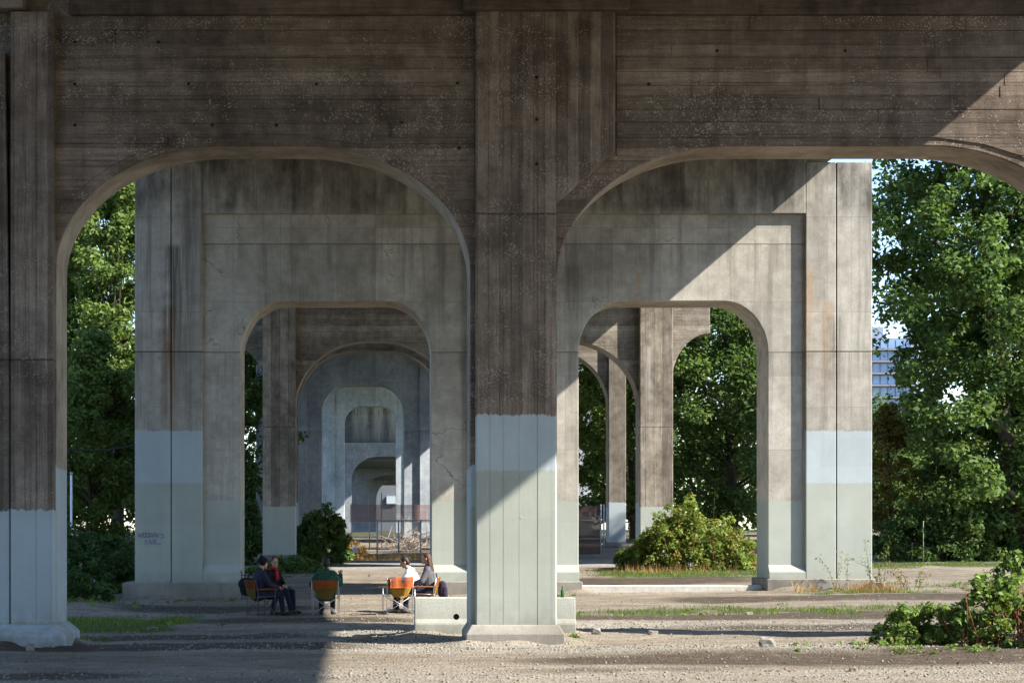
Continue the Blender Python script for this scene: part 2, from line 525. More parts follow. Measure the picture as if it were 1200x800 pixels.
col = k.mix(k.math('MULTIPLY', attr(k, 'grass'), 0.75), col, (0.062, 0.075, 0.028))
col = k.mix(k.math('MULTIPLY', attr(k, 'path'), 0.85), col, k.mix(n2, (0.25, 0.245, 0.23), (0.34, 0.33, 0.305)))
yv = k.xyz()[1]
col = k.mix(k.ramp(yv, 95, 130), col, (0.07, 0.075, 0.04))
bump = k.math('ADD', k.math('MULTIPLY', n3, 0.5), k.math('MULTIPLY', vo.outputs[0], -0.6))
bump = k.math('ADD', bump, k.math('MULTIPLY', n2, 0.8))
M_ground = k.fin(col, 0.95, bump, 0.9, 0.04, 0.15)
ground = link_mesh('ground', gme, M_ground)
tag(ground, kind='structure')

# ------------------------------------------------------------------ viaduct
PAINT_B = (0.37, 0.42, 0.44)      # newer blue-grey coat
PAINT_G = (0.335, 0.36, 0.32)    # older green-grey coat
AD, AL = (0.107, 0.08, 0.062), (0.238, 0.189, 0.152)       # oldest, brown stained concrete
BD, BL = (0.30, 0.278, 0.238), (0.405, 0.383, 0.34)
CD, CL = (0.15, 0.125, 0.098), (0.30, 0.262, 0.215)
YA = 28.57
def arch_curve(xl, xr, zs, zc, aL, aR, n=18):
    p = []
    for i in range(n + 1):
        t = i / n * math.pi / 2
        p.append((xl + aL - aL * math.cos(t), zs + (zc - zs) * math.sin(t)))
    for i in range(n + 1):
        t = math.pi / 2 - i / n * math.pi / 2
        p.append((xr - aR + aR * math.cos(t), zs + (zc - zs) * math.sin(t)))
    return p

def arched_wall(x0, x1, bays, zbot, ztop):
    """outline of a wall from x0 to x1 with openings bays=[(xl,xr,zs,zc,aL,aR)] that reach the ground"""
    p = [(x0, ztop), (x0, zbot)]
    for b in bays:
        p.append((b[0], zbot))
        p += arch_curve(*b)
        p.append((b[1], zbot))
    p += [(x1, zbot), (x1, ztop)]
    return p

M_Awall = concrete('concrete_brown_boards', AD, AL, 'H', 0.2, [(2.75, PAINT_B), (2.1, PAINT_G)], speck=0.55, streak=0.45)
M_Apil = concrete('concrete_brown_upright', AD, tuple(c * 1.12 for c in AL), 'V', 0.172, [(3.5, PAINT_B), (2.66, PAINT_G)], speck=0.5, streak=0.35, joint=(6.55,))
M_Apil2 = concrete('concrete_brown_upright_left', AD, AL, 'V', 0.172, [(2.06, PAINT_B), (0.35, PAINT_G)], speck=0.35, streak=0.5, joint=(4.33,))
M_Aped = concrete('pedestal_concrete', (0.20, 0.19, 0.17), (0.40, 0.39, 0.36), None, streak=0.4)
M_Aped2 = concrete('pedestal_painted', (0.14, 0.125, 0.1), (0.2, 0.18, 0.15), None, streak=0.4, paint=[(3, PAINT_B)])
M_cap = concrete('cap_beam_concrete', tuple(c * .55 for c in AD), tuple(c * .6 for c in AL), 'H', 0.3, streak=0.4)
M_deck = concrete('deck_concrete', (0.10, 0.085, 0.07), (0.19, 0.17, 0.14), 'H', 0.4, streak=0.3)

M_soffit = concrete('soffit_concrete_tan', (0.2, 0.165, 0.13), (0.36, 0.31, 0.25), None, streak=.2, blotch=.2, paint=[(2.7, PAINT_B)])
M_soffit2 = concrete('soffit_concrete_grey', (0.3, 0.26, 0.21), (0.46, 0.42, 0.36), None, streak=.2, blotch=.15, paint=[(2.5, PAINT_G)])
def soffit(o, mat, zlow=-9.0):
    """sets mat, mostly a paler concrete than the wall faces, on the inner faces of the openings"""
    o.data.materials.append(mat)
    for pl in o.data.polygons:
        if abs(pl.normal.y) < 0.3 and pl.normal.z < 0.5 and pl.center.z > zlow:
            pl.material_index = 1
YW, YBk = YA + 0.24, YA + 1.26
sW = FPX / YW
# nearest bent
zsA, zcA = PZ(313, YW), PZ(171.5, YW)
bayL = (-4.90, 1.45, zsA - 0.05, zcA, 2.55, 2.55)
bayR = (2.785, PX(1290, YW), PZ(330, YW), zcA, 2.62, 2.62)
zwt = PZ(14, YA)
bA = thing('viaduct_bent', 'nearest brown board-marked concrete bent with two wide arches and painted column feet', 'bridge pier', (2.1, YA, 0), group='bents carrying the viaduct')
wA = oprism('arch_wall', arched_wall(-6.6, 12.35, [bayL, bayR], -0.4, 10.96), YW, YBk, M_Awall, bA, 0.02)

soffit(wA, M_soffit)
def wall_pieces(bay, xlim0, xlim1, ztop, y, mat, parent, bw=0.2, name='board_mark'):
    """cast board courses standing a few millimetres proud of the wall face, cut round the arch"""
    xl, xr, zs, zc, aL, aR = bay
    rim = 0.13
    def edgeL(z):
        t = max(-1, min(1, (z - zs) / (zc - zs)))
        return xl + aL - aL * math.sqrt(1 - t * t)
    def edgeR(z):
        t = max(-1, min(1, (z - zs) / (zc - zs)))
        return xr - aR + aR * math.sqrt(1 - t * t)
    strips = []
    z = zs - 0.3
    while z < zc + rim - 0.05:
        h = bw * random.uniform(0.85, 1.15); z1 = min(z + h, zc + rim)
        za, zb_ = max(z, zs), max(z1, zs)
        def L(q): return edgeL(min(q - rim * 0.8, zc)) - rim if q > zs else xl - rim
        def R(q): return edgeR(min(q - rim * 0.8, zc)) + rim if q > zs else xr + rim
        if min(L(z), L(z1)) > xlim0 + 0.05: strips.append([(xlim0, z), (L(z), z), (L(z1), z1), (xlim0, z1)])
        if max(R(z), R(z1)) < xlim1 - 0.05: strips.append([(R(z), z), (xlim1, z), (xlim1, z1), (R(z1), z1)])
        z = z1
    while z < ztop - 0.02:
        h = bw * random.uniform(0.85, 1.15); z1 = min(z + h, ztop)
        if ztop - z1 < 0.08: z1 = ztop
        strips.append([(xlim0, z), (xlim1, z), (xlim1, z1), (xlim0, z1)])
        z = z1
    def clip(poly, x, keep_left):
        out = []
        for i in range(len(poly)):
            a, b = poly[i], poly[(i + 1) % len(poly)]
            ia = (a[0] <= x) == keep_left; ib = (b[0] <= x) == keep_left
            if ia: out.append(a)
            if ia != ib:
                t = (x - a[0]) / (b[0] - a[0]); out.append((x, a[1] + t * (b[1] - a[1])))
        return out
    for s in strips:
        x0 = min(p[0] for p in s); x1 = max(p[0] for p in s)
        if x1 - x0 < 0.1: continue
        cuts = []; c = x0 + random.uniform(0.8, 3.0)
        while c < x1 - 0.5:
            cuts.append(c); c += random.uniform(1.8, 3.8)
        rest = s; parts = []
        for c in cuts:
            parts.append(clip(rest, c, True)); rest = clip(rest, c, False)
        parts.append(rest)
        for p in parts:
            if len(p) < 3: continue
            g = random.choice([0.0, 0.002, 0.003]) 
            zmid = sum(q[1] for q in p) / len(p); xm = sum(q[0] for q in p) / len(p)
            q = [(xm + (a - xm) * (1 - g), zmid + (b - zmid) * (1 - 0.03)) for a, b in p]
            d = random.uniform(0.004, 0.03)
            bm = bmesh.new(); add_prism(bm, q, y - d, y + 0.01)
            bm_obj(name, bm, mat, parent)
wall_pieces(bayL, -4.93 + 0.02, 1.52, zwt, YW, M_Awall, wA)
wall_pieces(bayR, 3.70, 11.4, zwt, YW, M_Awall, wA)

# middle pilaster with its wide head cut back beside the right arch
xpl, xpr, xph = PX(558, YA), PX(652, YA), PX(721, YA)
pM = oprism('pilaster', [(xpl, PZ(733, YA)), (xpr, PZ(733, YA)), (xpr, PZ(238, YA)), (xph, PZ(176, YA)), (xph, PZ(12, YA)), (xpl, PZ(12, YA))], YA + 0.02, YW + 0.05, M_Apil, bA, 0.012)
def upright_boards(x0, x1, z0, ztop_fn, y, mat, parent, bw=0.172):
    x = x0 + 0.012
    while x < x1 - 0.06:
        w = bw * random.uniform(0.7, 1.7)
        xe = min(x + w, x1 - 0.012)
        za = z0
        for zc_, zt_ in ((z0, None),):
            zb = ztop_fn((x + xe) / 2)
            lo = zb[0]; hi = zb[1]
            d = random.uniform(0.002, 0.008)
            bm = bmesh.new(); add_box(bm, x + 0.003, xe - 0.003, y - d, y + 0.01, lo, hi)
            bm_obj('board_mark', bm, mat, parent)
        x = xe
def headrange(x):
    if x < xpr: return (PZ(733, YA) + 0.01, PZ(13, YA))
    t = (x - xpr) / (xph - xpr)
    return (PZ(238, YA) + (t + 0.12) * (PZ(176, YA) - PZ(238, YA)), PZ(13, YA))
upright_boards(xpl, xpr, 0, headrange, YA + 0.02, M_Apil, pM)
upright_boards(xpr, xph, 0, headrange, YA + 0.02, M_Apil, pM)
# smooth cement band on the left shoulder of the right arch
xl, xr, zs_, zc_, aL, aR = bayR
inner = arch_curve(*bayR)[:19]
outer = [(x - 0.05 - 0.0 * i, z + 0.42) for i, (x, z) in enumerate(inner)]
bandp = [(inner[i][0] - 0.02, inner[i][1] + 0.015) for i in range(2, 15)]
outp = []
for i in range(14, 1, -1):
    t = i / 18 * math.pi / 2
    outp.append((inner[i][0] - 0.34 * math.cos(t) * (0.35 + 0.65 * min(1, i / 5)), inner[i][1] + 0.36 * math.sin(t) + 0.02))
M_Aband = concrete('arch_band_concrete', AD, AL, None, streak=0.25, speck=0.3)
# left pilaster
pL = oprism('pilaster', [(PX(12, YA), PZ(733, YA)), (PX(62, YA), PZ(733, YA)), (PX(62, YA), PZ(13, YA)), (PX(12, YA), PZ(13, YA))], YA + 0.02, YW + 0.05, M_Apil2, bA, 0.012)
upright_boards(PX(12, YA), PX(62, YA), 0, lambda x: (PZ(733, YA) + .01, PZ(14, YA)), YA + 0.02, M_Apil2, pL, 0.24)
oprism('side_pilaster', [(PX(-60, YA), PZ(733, YA)), (PX(10.5, YA), PZ(733, YA)), (PX(10.5, YA), PZ(420, YA)), (PX(5, YA), PZ(60, YA)), (PX(-60, YA), PZ(26, YA))], YA + 0.03, YW + 0.05, M_Apil2, bA, 0.012)
oprism('pilaster', [(11.16, -.2), (12.3, -.2), (12.3, 9.6), (11.16, 9.6)], YA + 0.02, YW + 0.05, M_Apil, bA, 0.012)
# pedestals: splayed foot blocks
def pedestal(x0, x1, y0, y1, z0, zmid, ztop, sp, mat, parent, name='pedestal'):
    bm = bmesh.new()
    lo = [bm.verts.new(p) for p in ((x0 - sp, y0 - sp, z0), (x1 + sp, y0 - sp, z0), (x1 + sp, y1 + sp, z0), (x0 - sp, y1 + sp, z0))]
    mi = [bm.verts.new(p) for p in ((x0 - sp, y0 - sp, zmid), (x1 + sp, y0 - sp, zmid), (x1 + sp, y1 + sp, zmid), (x0 - sp, y1 + sp, zmid))]
    hi = [bm.verts.new(p) for p in ((x0, y0, ztop), (x1, y0, ztop), (x1, y1, ztop), (x0, y1, ztop))]
    bm.faces.new(lo[::-1]); bm.faces.new(hi)
    for a, b in ((lo, mi), (mi, hi)):
        for i in range(4):
            j = (i + 1) % 4
            bm.faces.new((a[i], a[j], b[j], b[i]))
    return bm_obj(name, bm, mat, parent, bevel=0.015)
pedestal(1.46, 2.79, YA - 0.01, YBk + 0.01, -0.35, 0.16, 0.30, 0.085, M_Aped, bA)
pedestal(-6.6, -4.89, YA - 0.01, YBk + 0.01, -0.4, 0.14, 0.31, 0.17, M_Aped2, bA)
pedestal(11.05, 12.36, YA - 0.01, YBk + 0.01, -0.35, 0.17, 0.30, 0.13, M_Aped, bA)
# cap beams under the deck
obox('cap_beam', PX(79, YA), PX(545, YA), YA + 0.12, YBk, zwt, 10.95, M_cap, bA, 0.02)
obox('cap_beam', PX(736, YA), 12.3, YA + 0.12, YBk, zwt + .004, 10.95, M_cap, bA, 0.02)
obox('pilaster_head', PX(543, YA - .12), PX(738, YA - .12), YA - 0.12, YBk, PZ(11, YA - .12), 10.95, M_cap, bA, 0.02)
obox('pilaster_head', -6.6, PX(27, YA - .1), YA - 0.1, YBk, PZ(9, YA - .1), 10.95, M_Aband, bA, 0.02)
# form-tie holes: short dark sockets
bmh = bmesh.new(); add_tube(bmh, [(0, -0.003, 0), (0, 0.012, 0)], 0.026, 8)
hole_me = bpy.data.meshes.new('tie_hole'); bmh.to_mesh(hole_me); bmh.free()
M_hole = plain('socket_shadow', (0.012, 0.01, 0.009), 0.9)
hole_me.materials.append(M_hole)
for hx, hy, yy in ((88, 99, YW), (88, 147, YW), (221, 99, YW), (371, 99, YW), (324, 147, YW), (88, 50, YW), (186, 50, YW), (536, 98, YW), (536, 147, YW), (538, 174, YW), (249, 147, YW), (471, 145, YW),
                   (629, 91, YA), (629, 140, YA), (629, 192, YA), (760, 99, YW), (905, 147, YW), (990, 60, YW), (840, 60, YW)):
    o = link_mesh('tie_hole', hole_me, None, wA if yy == YW else pM)
    o.location = (PX(hx, yy), yy - 0.022 if yy == YW else yy + 0.0, PZ(hy, yy))

# ---------------- portal type bents (double piers at the expansion joints)
def portal(label, Y, xs, open1, open2, crown, ca, top, recz, pil, mats, rec=0.155, thick=1.6, base=-0.3, sill=None, plinths=(), jointz=None, joints=(), top_r=None):
    """xs: outer left, recess left, recess right, outer right; open1/open2 (xl,xr); ca corner half axes (a,b)"""
    mo, mr = mats
    top0 = top
    X0, R0, R1, X1 = xs
    b = thing('portal_bent', label, 'bridge pier', ((X0 + X1) / 2, Y, 0), group='bents carrying the viaduct')
    zs = crown - ca[1]
    poly = arched_wall(R0 - 0.05, R1 + 0.05, [(open1[0], open1[1], zs, crown, ca[0], ca[0]), (open2[0], open2[1], zs, crown, ca[0], ca[0])], base, top - 0.01)
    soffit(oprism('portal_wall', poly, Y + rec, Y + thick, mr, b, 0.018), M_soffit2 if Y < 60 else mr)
    # outer piers in cast blocks with open joints
    for (xa, xb, js) in ((X0, R0, joints[0] if joints else None), (R1, X1, joints[1] if joints else None)):
        cols = [(xa, xb)] if js is None else [(xa, js - 0.012), (js + 0.012, xb)]
        for ca_, cb_ in cols:
            top = top_r if (xa == R1 and top_r) else top0
            if jointz:
                obox('pier_block', ca_, cb_, Y, Y + thick - 0.02, base, jointz - 0.005, mo, b, 0.015)
                obox('pier_block', ca_, cb_, Y, Y + thick - 0.02, jointz + 0.005, top, mo, b, 0.015)
            else:
                obox('pier_block', ca_, cb_, Y, Y + thick - 0.02, base, top, mo, b, 0.015)
    top = top0
    obox('top_band', R0 + 0.002, R1 - 0.002, Y + 0.003, Y + rec + 0.04, recz, top - 0.003, mo, b, 0.012)
    obox('pilaster', pil[0], pil[1], Y + 0.004, Y + rec + 0.04, base, recz + 0.0, mo, b, 0.012)
    if sill:
        zl, zh = sill
        for xa, xb in ((R0 + 0.002, open1[0]), (open1[1], pil[0] - 0.002), (pil[1] + 0.002, open2[0]), (open2[1], R1 - 0.002)):
            bm = bmesh.new()
            add_xprism(bm, [(Y + 0.006, base), (Y + 0.006, zl), (Y + rec + 0.02, zh), (Y + rec + 0.02, base)], xa, xb)
            bm_obj('sill', bm, mr, b, bevel=0.008)
    for xa, xb, z0, z1, pj, m in plinths:
        obox('plinth', xa, xb, Y - pj, Y + thick + pj, z0, z1, m, b, 0.02)
    return b

YB = 48.14
RUST = (0.24, 0.115, 0.045); SOOT = (0.035, 0.028, 0.022)
M_Bo = concrete('concrete_grey_piers', BD, BL, None, paint=[(4.29, PAINT_B), (2.95, PAINT_G)], streak=0.75, joint=(PZ(412, YB),), ply=(0.61, 2.44),
                streaks=[(PX(199, YB), 7.4, 3.6, 0.3, RUST, .7), (PX(203, YB), 9, 4.2, 0.4, SOOT, .75), (PX(222, YB), 11, 4.0, 0.3, SOOT, .5), (PX(946, YB), 8.4, 5.6, 0.22, (0.38, 0.22, 0.11), .6), (PX(968, YB), 7.6, 5.0, 0.25, (0.38, 0.24, 0.12), .5), (PX(979, YB), 7.2, 4.5, 0.3, SOOT, .5)],
                dirt_above=(PZ(252, YB), 0.75), blotch=.12)
M_Br = concrete('concrete_grey_portal', BD, tuple(c * 1.03 for c in BL), None, paint=[(2.5, PAINT_G)], streak=0.6, joint=(PZ(412, YB), PZ(285, YB)), ply=(1.22, 1.9), cracks=0.8, blotch=.12,
                streaks=[(PX(749, YB), 8.3, 7.5, 0.1, (0.40, 0.22, 0.1), .45), (PX(672, YB), 8.5, 6.2, 0.4, SOOT, .35)])
M_plinth = concrete('plinth_concrete', (0.17, 0.155, 0.135), (0.33, 0.315, 0.285), None, streak=0.35)
bB = portal('large grey portal bent with two rounded openings and painted foot, behind the nearest arches', YB,
            (PX(158, YB), PX(237, YB), PX(944.5, YB), PX(1022, YB)),
            (PX(282, YB + .155), PX(505.5, YB + .155)), (PX(678, YB + .155), PX(900, YB + .155)), PZ(352, YB), (1.15, 1.33),
            11.44, PZ(250, YB), (PX(548, YB), PX(636, YB)), (M_Bo, M_Br), sill=(PZ(670, YB), PZ(660.5, YB)),
            plinths=[(PX(143, YB - .35), PX(285, YB), -0.6, PZ(682.5, YB - .35), 0.35, M_plinth), (PX(502, YB - .35), PX(681, YB), -0.5, PZ(681, YB - .35), 0.35, M_plinth), (PX(897, YB), PX(1027, YB), -0.5, PZ(678, YB - .2), 0.2, M_plinth)],
            jointz=PZ(412, YB), joints=(PX(200.5, YB), PX(980, YB)), top_r=PZ(190, YB))
kerbo = obox('concrete_strip', PX(682, YB), PX(897, YB), YB + .25, YB + 0.75, -0.3, PZ(685.5, YB + .25), plain('strip_concrete', (0.42, 0.4, 0.36), .9), None, 0.02)
tag(kerbo, 'low pale concrete strip across the right opening of the grey portal bent', 'kerb')

# ---------------- arched bents further along
def arched_bent(label, Y, cols, cw, edges, zcs, zs_drop, ca, top, paintz, mats, proud=0.32, base=-0.2, thick=1.0, wall_y=None, pedz=(0.25, 0.42), bracket=1.9):
    """cols: x centres of three columns; edges: deck edges reached by quarter-arch brackets"""
    mw, mp, mped = mats
    b = thing('arched_bent', label, 'bridge pier', (cols[1], Y, 0), group='bents carrying the viaduct')
    yw = Y + proud
    bays = []
    hw = cw / 2
    zc = zcs
    zs = zc - zs_drop
    for i in range(2):
        bays.append((cols[i] + hw - 0.02, cols[i + 1] - hw + 0.02, zs, zc, ca, ca))
    p = [(edges[0], top), (edges[0], zc + 0.25)]
    n = 12
    xL = cols[0] - hw
    zb = zc + 0.25 - bracket
    for i in range(n + 1):
        t = i / n * math.pi / 2
        p.append((edges[0] + (xL - edges[0]) * math.sin(t), zb + bracket * math.cos(t)))
    p.append((xL, base))
    for q in bays:
        p.append((q[0], base)); p += arch_curve(*q); p.append((q[1], base))
    xR = cols[2] + hw
    p.append((xR, base))
    for i in range(n + 1):
        t = math.pi / 2 - i / n * math.pi / 2
        p.append((edges[1] + (xR - edges[1]) * math.sin(t), zb + bracket * math.cos(t)))
    p += [(edges[1], top)]
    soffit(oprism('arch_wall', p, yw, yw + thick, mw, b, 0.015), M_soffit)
    for c in cols:
        obox('pilaster', c - hw, c + hw, Y, yw + 0.05, base, top - 0.02, mp, b, 0.015)
        pedestal(c - hw - 0.02, c + hw + 0.02, Y - .02, yw + thick + .02, base - .4, base + pedz[0] + .2, base + pedz[1] + .2, 0.14, mped, b)
    return b
YC = 64.7
M_Cw = concrete('concrete_far_boards', tuple(c * .85 for c in CD), CL, 'H', 0.2, paint=[(2.43, PAINT_G)], speck=.5, streak=.35)
M_Cp = concrete('concrete_far_upright', CD, tuple(c * 1.15 for c in CL), 'V', 0.3, paint=[(2.55, PAINT_G)], streak=.4, joint=(PZ(500, YC),), streaks=[(PX(778, YC), 5, 2, .3, SOOT, .4), (PX(760, YC), 8, 5, .2, (0.5, .48, .45), .4)])
M_Cped = plain('pedestal_grey', (0.13, 0.12, 0.105), .9, .25, 3)
cwC = 38.5 * YC / FPX
arched_bent('brown arched bent seen through the grey portal, its right bracket against the trees', YC, (PX(327, YC), PX(549, YC), PX(769.5, YC)), cwC, (-6.0, PX(834, YC)), PZ(399, YC + .27), 2.3, 2.5, 11.75, 2.4, (M_Cw, M_Cp, M_Cped), base=0.25, bracket=1.75)
YC2 = 79.0
M_C2 = concrete('concrete_far_brown', CD, CL, 'V', 0.25, paint=[(2.9, PAINT_B)], streak=.4)
cw2 = 20 * YC2 / FPX
arched_bent('slender arched bent second behind the grey portal, beside the gate', YC2, (PX(339, YC2), PX(530, YC2), PX(723.5, YC2)), cw2, (-5.8, PX(742, YC2)), PZ(411, YC2 + .2), 2.4, 2.4, 12.45, 2.9, (M_Cw, M_C2, M_Cped), proud=.2, base=0.6, bracket=1.2)
YD = 110.0
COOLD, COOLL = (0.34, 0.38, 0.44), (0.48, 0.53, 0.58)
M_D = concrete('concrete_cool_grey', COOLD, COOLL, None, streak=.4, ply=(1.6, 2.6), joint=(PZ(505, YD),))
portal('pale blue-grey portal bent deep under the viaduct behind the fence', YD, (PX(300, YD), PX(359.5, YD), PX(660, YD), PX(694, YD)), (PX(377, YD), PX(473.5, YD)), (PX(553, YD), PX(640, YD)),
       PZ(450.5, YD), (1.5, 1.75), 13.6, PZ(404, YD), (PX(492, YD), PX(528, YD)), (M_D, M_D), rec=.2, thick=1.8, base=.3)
YE = 169.0
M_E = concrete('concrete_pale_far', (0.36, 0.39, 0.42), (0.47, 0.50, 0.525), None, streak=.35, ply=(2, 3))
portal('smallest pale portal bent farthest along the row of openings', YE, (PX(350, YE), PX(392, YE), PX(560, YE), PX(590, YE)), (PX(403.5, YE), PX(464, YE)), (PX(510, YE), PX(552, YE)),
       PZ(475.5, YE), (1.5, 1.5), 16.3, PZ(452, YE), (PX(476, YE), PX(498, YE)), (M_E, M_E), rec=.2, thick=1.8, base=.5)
# cross building closing the view: dark louvred wall over a pale beam and skew arches
YF = 226.0
M_F = concrete('wall_far_dark', (0.10, 0.11, 0.13), (0.17, 0.18, 0.2), 'H', 0.6, streak=.3, streaks=[(PX(x_, YF), 22, 11.5, .7, (0.6, .6, .6), .9) for x_ in (418, 427, 441, 446, 459, 463)])
M_F2 = concrete('beam_far_pale', (0.17, 0.18, 0.2), (0.27, 0.28, 0.3), None, streak=.5)
M_F3 = plain('arch_far_dark', (0.13, 0.14, 0.155), .9)
bF = thing('end_structure', 'dark streaked wall over a pale beam, closing the view between the bents', 'bridge pier', (PX(438, YF), YF, 1.5))
obox('upper_wall', PX(380, YF), PX(520, YF), YF, YF + 1, PZ(518, YF), 22, M_F, bF)
oprism('beam', arched_wall(PX(380, YF), PX(520, YF), [(PX(412, YF), PX(500, YF), PZ(562, YF), PZ(535, YF), 3.2, 3.2)], 1.0, PZ(518.5, YF)), YF - .4, YF + 1, M_F2, bF)
oprism('inner_arch', arched_wall(PX(380, 240), PX(540, 240), [(PX(428, 240), PX(520, 240), PZ(575, 240), PZ(556, 240), 3.0, 3.0)], 1.0, PZ(525, 240)), 240, 241.5, M_F2, bF)
oprism('inner_arch', arched_wall(PX(380, 262), PX(560, 262), [(PX(441, 262), PX(540, 262), PZ(585, 262), PZ(563, 262), 2.4, 2.4)], 1.0, PZ(530, 262)), 262, 263.5, M_F2, bF)
bm = bmesh.new()
add_xprism(bm, [(YF + 1.1, 10.0), (275, 8.2), (275, 9.6), (YF + 1.1, 11.4)], PX(400, YF), PX(540, YF))
bm_obj('soffit', bm, M_F3, bF)
obox('back_wall', PX(425, 290), PX(560, 290), 290, 291, 1.0, PZ(560, 290), M_F3, bF)
obox('back_window', PX(453, 290), PX(466, 290), 289.6, 289.99, PZ(590, 290), PZ(581, 290), plain('pane_pale', (0.4, 0.46, 0.5), .2), bF)

# ---------------- deck carried by the bents
DY = [-40, 10, 28.6, 48.1, 65, 79, 110, 169, 226, 300]
DZ = [10.7, 10.88, 10.98, 11.46, 11.75, 12.45, 13.62, 16.35, 18.6, 21.5]
DR = [12.5, 12.45, 12.4, 12.05, 11.72, 11.35, 11.5, 11.6, 12, 12]
DL = [-6.9, -6.8, -6.65, -6.3, -6.0, -5.8, -7, -7, -8, -8]
deck = thing('viaduct_deck', 'dark road deck overhead carried by the row of bents', 'bridge deck', (2.5, 48, 11))
v = []; f = []
for i, y in enumerate(DY):
    z = DZ[i] + 0.012
    sec = [(DL[i], z), (DR[i], z), (DR[i], z + 0.9), (DL[i], z + 0.9)]
    v += [(x, y, q) for x, q in sec]
for i in range(len(DY) - 1):
    a = i * 4; b_ = a + 4
    for k_ in range(4):
        j = (k_ + 1) % 4
        f.append((a + k_, a + j, b_ + j, b_ + k_))
f.append((3, 2, 1, 0)); e = (len(DY) - 1) * 4; f.append((e, e + 1, e + 2, e + 3))
pydata('deck_slab', v, f, M_deck, deck)
for side, arr in ((0, DL), (1, DR)):
    v = []; f = []
    for i, y in enumerate(DY):
        x0 = arr[i] if side == 0 else arr[i] - 0.3
        v += [(x0, y, DZ[i] + .92), (x0 + .3, y, DZ[i] + .92), (x0 + .3, y, DZ[i] + 1.75), (x0, y, DZ[i] + 1.75)]
    for i in range(len(DY) - 1):
        a = i * 4; b_ = a + 4
        for k_ in range(4):
            j = (k_ + 1) % 4
            f.append((a + k_, a + j, b_ + j, b_ + k_))
    pydata('parapet', v, f, M_deck, deck)

# ------------------------------------------------------------------ foliage
def leaf_mat(name, dark, light, accent=None, acc_amt=0.0, trans=0.35):
    k = NT(name)
    a = k.n('ShaderNodeAttribute'); a.attribute_name = 'tint'
    f = a.outputs['Fac']
    col = k.mix(k.ramp(f, 0.0, 0.85), dark, light)
    if accent is not None:
        col = k.mix(k.ramp(f, 1 - acc_amt, 1 - acc_amt + 0.02), col, accent)
    k.b.inputs['Roughness'].default_value = 0.5
    k.b.inputs['Specular IOR Level'].default_value = 0.1
    k.set(k.b.inputs['Base Color'], col)
    tr = k.n('ShaderNodeBsdfTranslucent')
    k.t.links.new(k.mix(1.0, col, (1.0, 1.0, 0.55), 'MULTIPLY'), tr.inputs[0])
    mx = k.n('ShaderNodeMixShader'); mx.inputs[0].default_value = trans
    k.t.links.new(k.b.outputs[0], mx.inputs[1]); k.t.links.new(tr.outputs[0], mx.inputs[2])
    k.t.links.new(mx.outputs[0], k.out.inputs[0])
    return k.m
M_bark = plain('bark', (0.085, 0.07, 0.055), 0.95, 0.35, 6)
M_stem = plain('green_stem', (0.10, 0.09, 0.04), 0.8, 0.3, 12)
M_redstem = plain('dry_red_stem', (0.22, 0.085, 0.05), 0.85, 0.35, 10)
L_green = leaf_mat('leaf_green', (0.062, 0.115, 0.036), (0.155, 0.235, 0.072), None, 0, 0.42)
L_dark = leaf_mat('leaf_dark_green', (0.05, 0.095, 0.03), (0.13, 0.195, 0.056), None, 0, 0.42)
L_lime = leaf_mat('leaf_yellow_green', (0.068, 0.115, 0.03), (0.18, 0.25, 0.066), None, 0, 0.42)
L_olive = leaf_mat('leaf_turning', (0.10, 0.1, 0.028), (0.28, 0.24, 0.07), None, 0, 0.42)
L_bramble = leaf_mat('leaf_bramble', (0.075, 0.13, 0.03), (0.23, 0.33, 0.09), (0.32, 0.12, 0.045), 0.07, 0.42)
L_bramble2 = leaf_mat('leaf_bramble_autumn', (0.095, 0.14, 0.03), (0.25, 0.31, 0.075), (0.29, 0.12, 0.05), 0.13, 0.42)
L_ivy = leaf_mat('leaf_ivy', (0.045, 0.09, 0.03), (0.12, 0.19, 0.06), None, 0, 0.42)
L_dry = leaf_mat('dry_grass', (0.22, 0.12, 0.045), (0.42, 0.29, 0.12), None, 0, 0.2)
L_grass = leaf_mat('grass_blade', (0.06, 0.11, 0.018), (0.16, 0.24, 0.05), (0.3, 0.25, 0.1), 0.08, 0.4)

def leaves(name, c, out, size, tint, mat, parent=None, up=0.7, aspect=0.62, droop=0.25, rng=RNG):
    """kite shaped folded leaves, one quad each"""
    N = len(c)
    nrm = rng.normal(size=(N, 3)) * 0.65 + np.array([0, 0, up]) + out * 0.55
    nrm /= np.linalg.norm(nrm, axis=1)[:, None] + 1e-9
    a = rng.normal(size=(N, 3)); a[:, 2] -= droop
    a -= nrm * np.sum(a * nrm, 1)[:, None]
    a /= np.linalg.norm(a, axis=1)[:, None] + 1e-9
    b = np.cross(nrm, a)
    sz = size * rng.uniform(0.6, 1.25, N)
    l = sz[:, None]; w = (sz * aspect * rng.uniform(0.8, 1.2, N))[:, None]
    v = np.empty((N, 4, 3), np.float32)
    v[:, 0] = c - a * l * 0.5
    v[:, 1] = c + b * w * 0.5 + nrm * l * 0.10 - a * l * 0.08
    v[:, 2] = c + a * l * 0.5 - nrm * l * 0.06
    v[:, 3] = c - b * w * 0.5 + nrm * l * 0.10 - a * l * 0.08
    me = quads_mesh(name, v.reshape(-1, 3), np.arange(N * 4).reshape(N, 4))
    at = me.attributes.new('tint', 'FLOAT', 'FACE')
    at.data.foreach_set('value', np.clip(tint, 0, 1).astype(np.float32))
    return link_mesh(name, me, mat, parent)

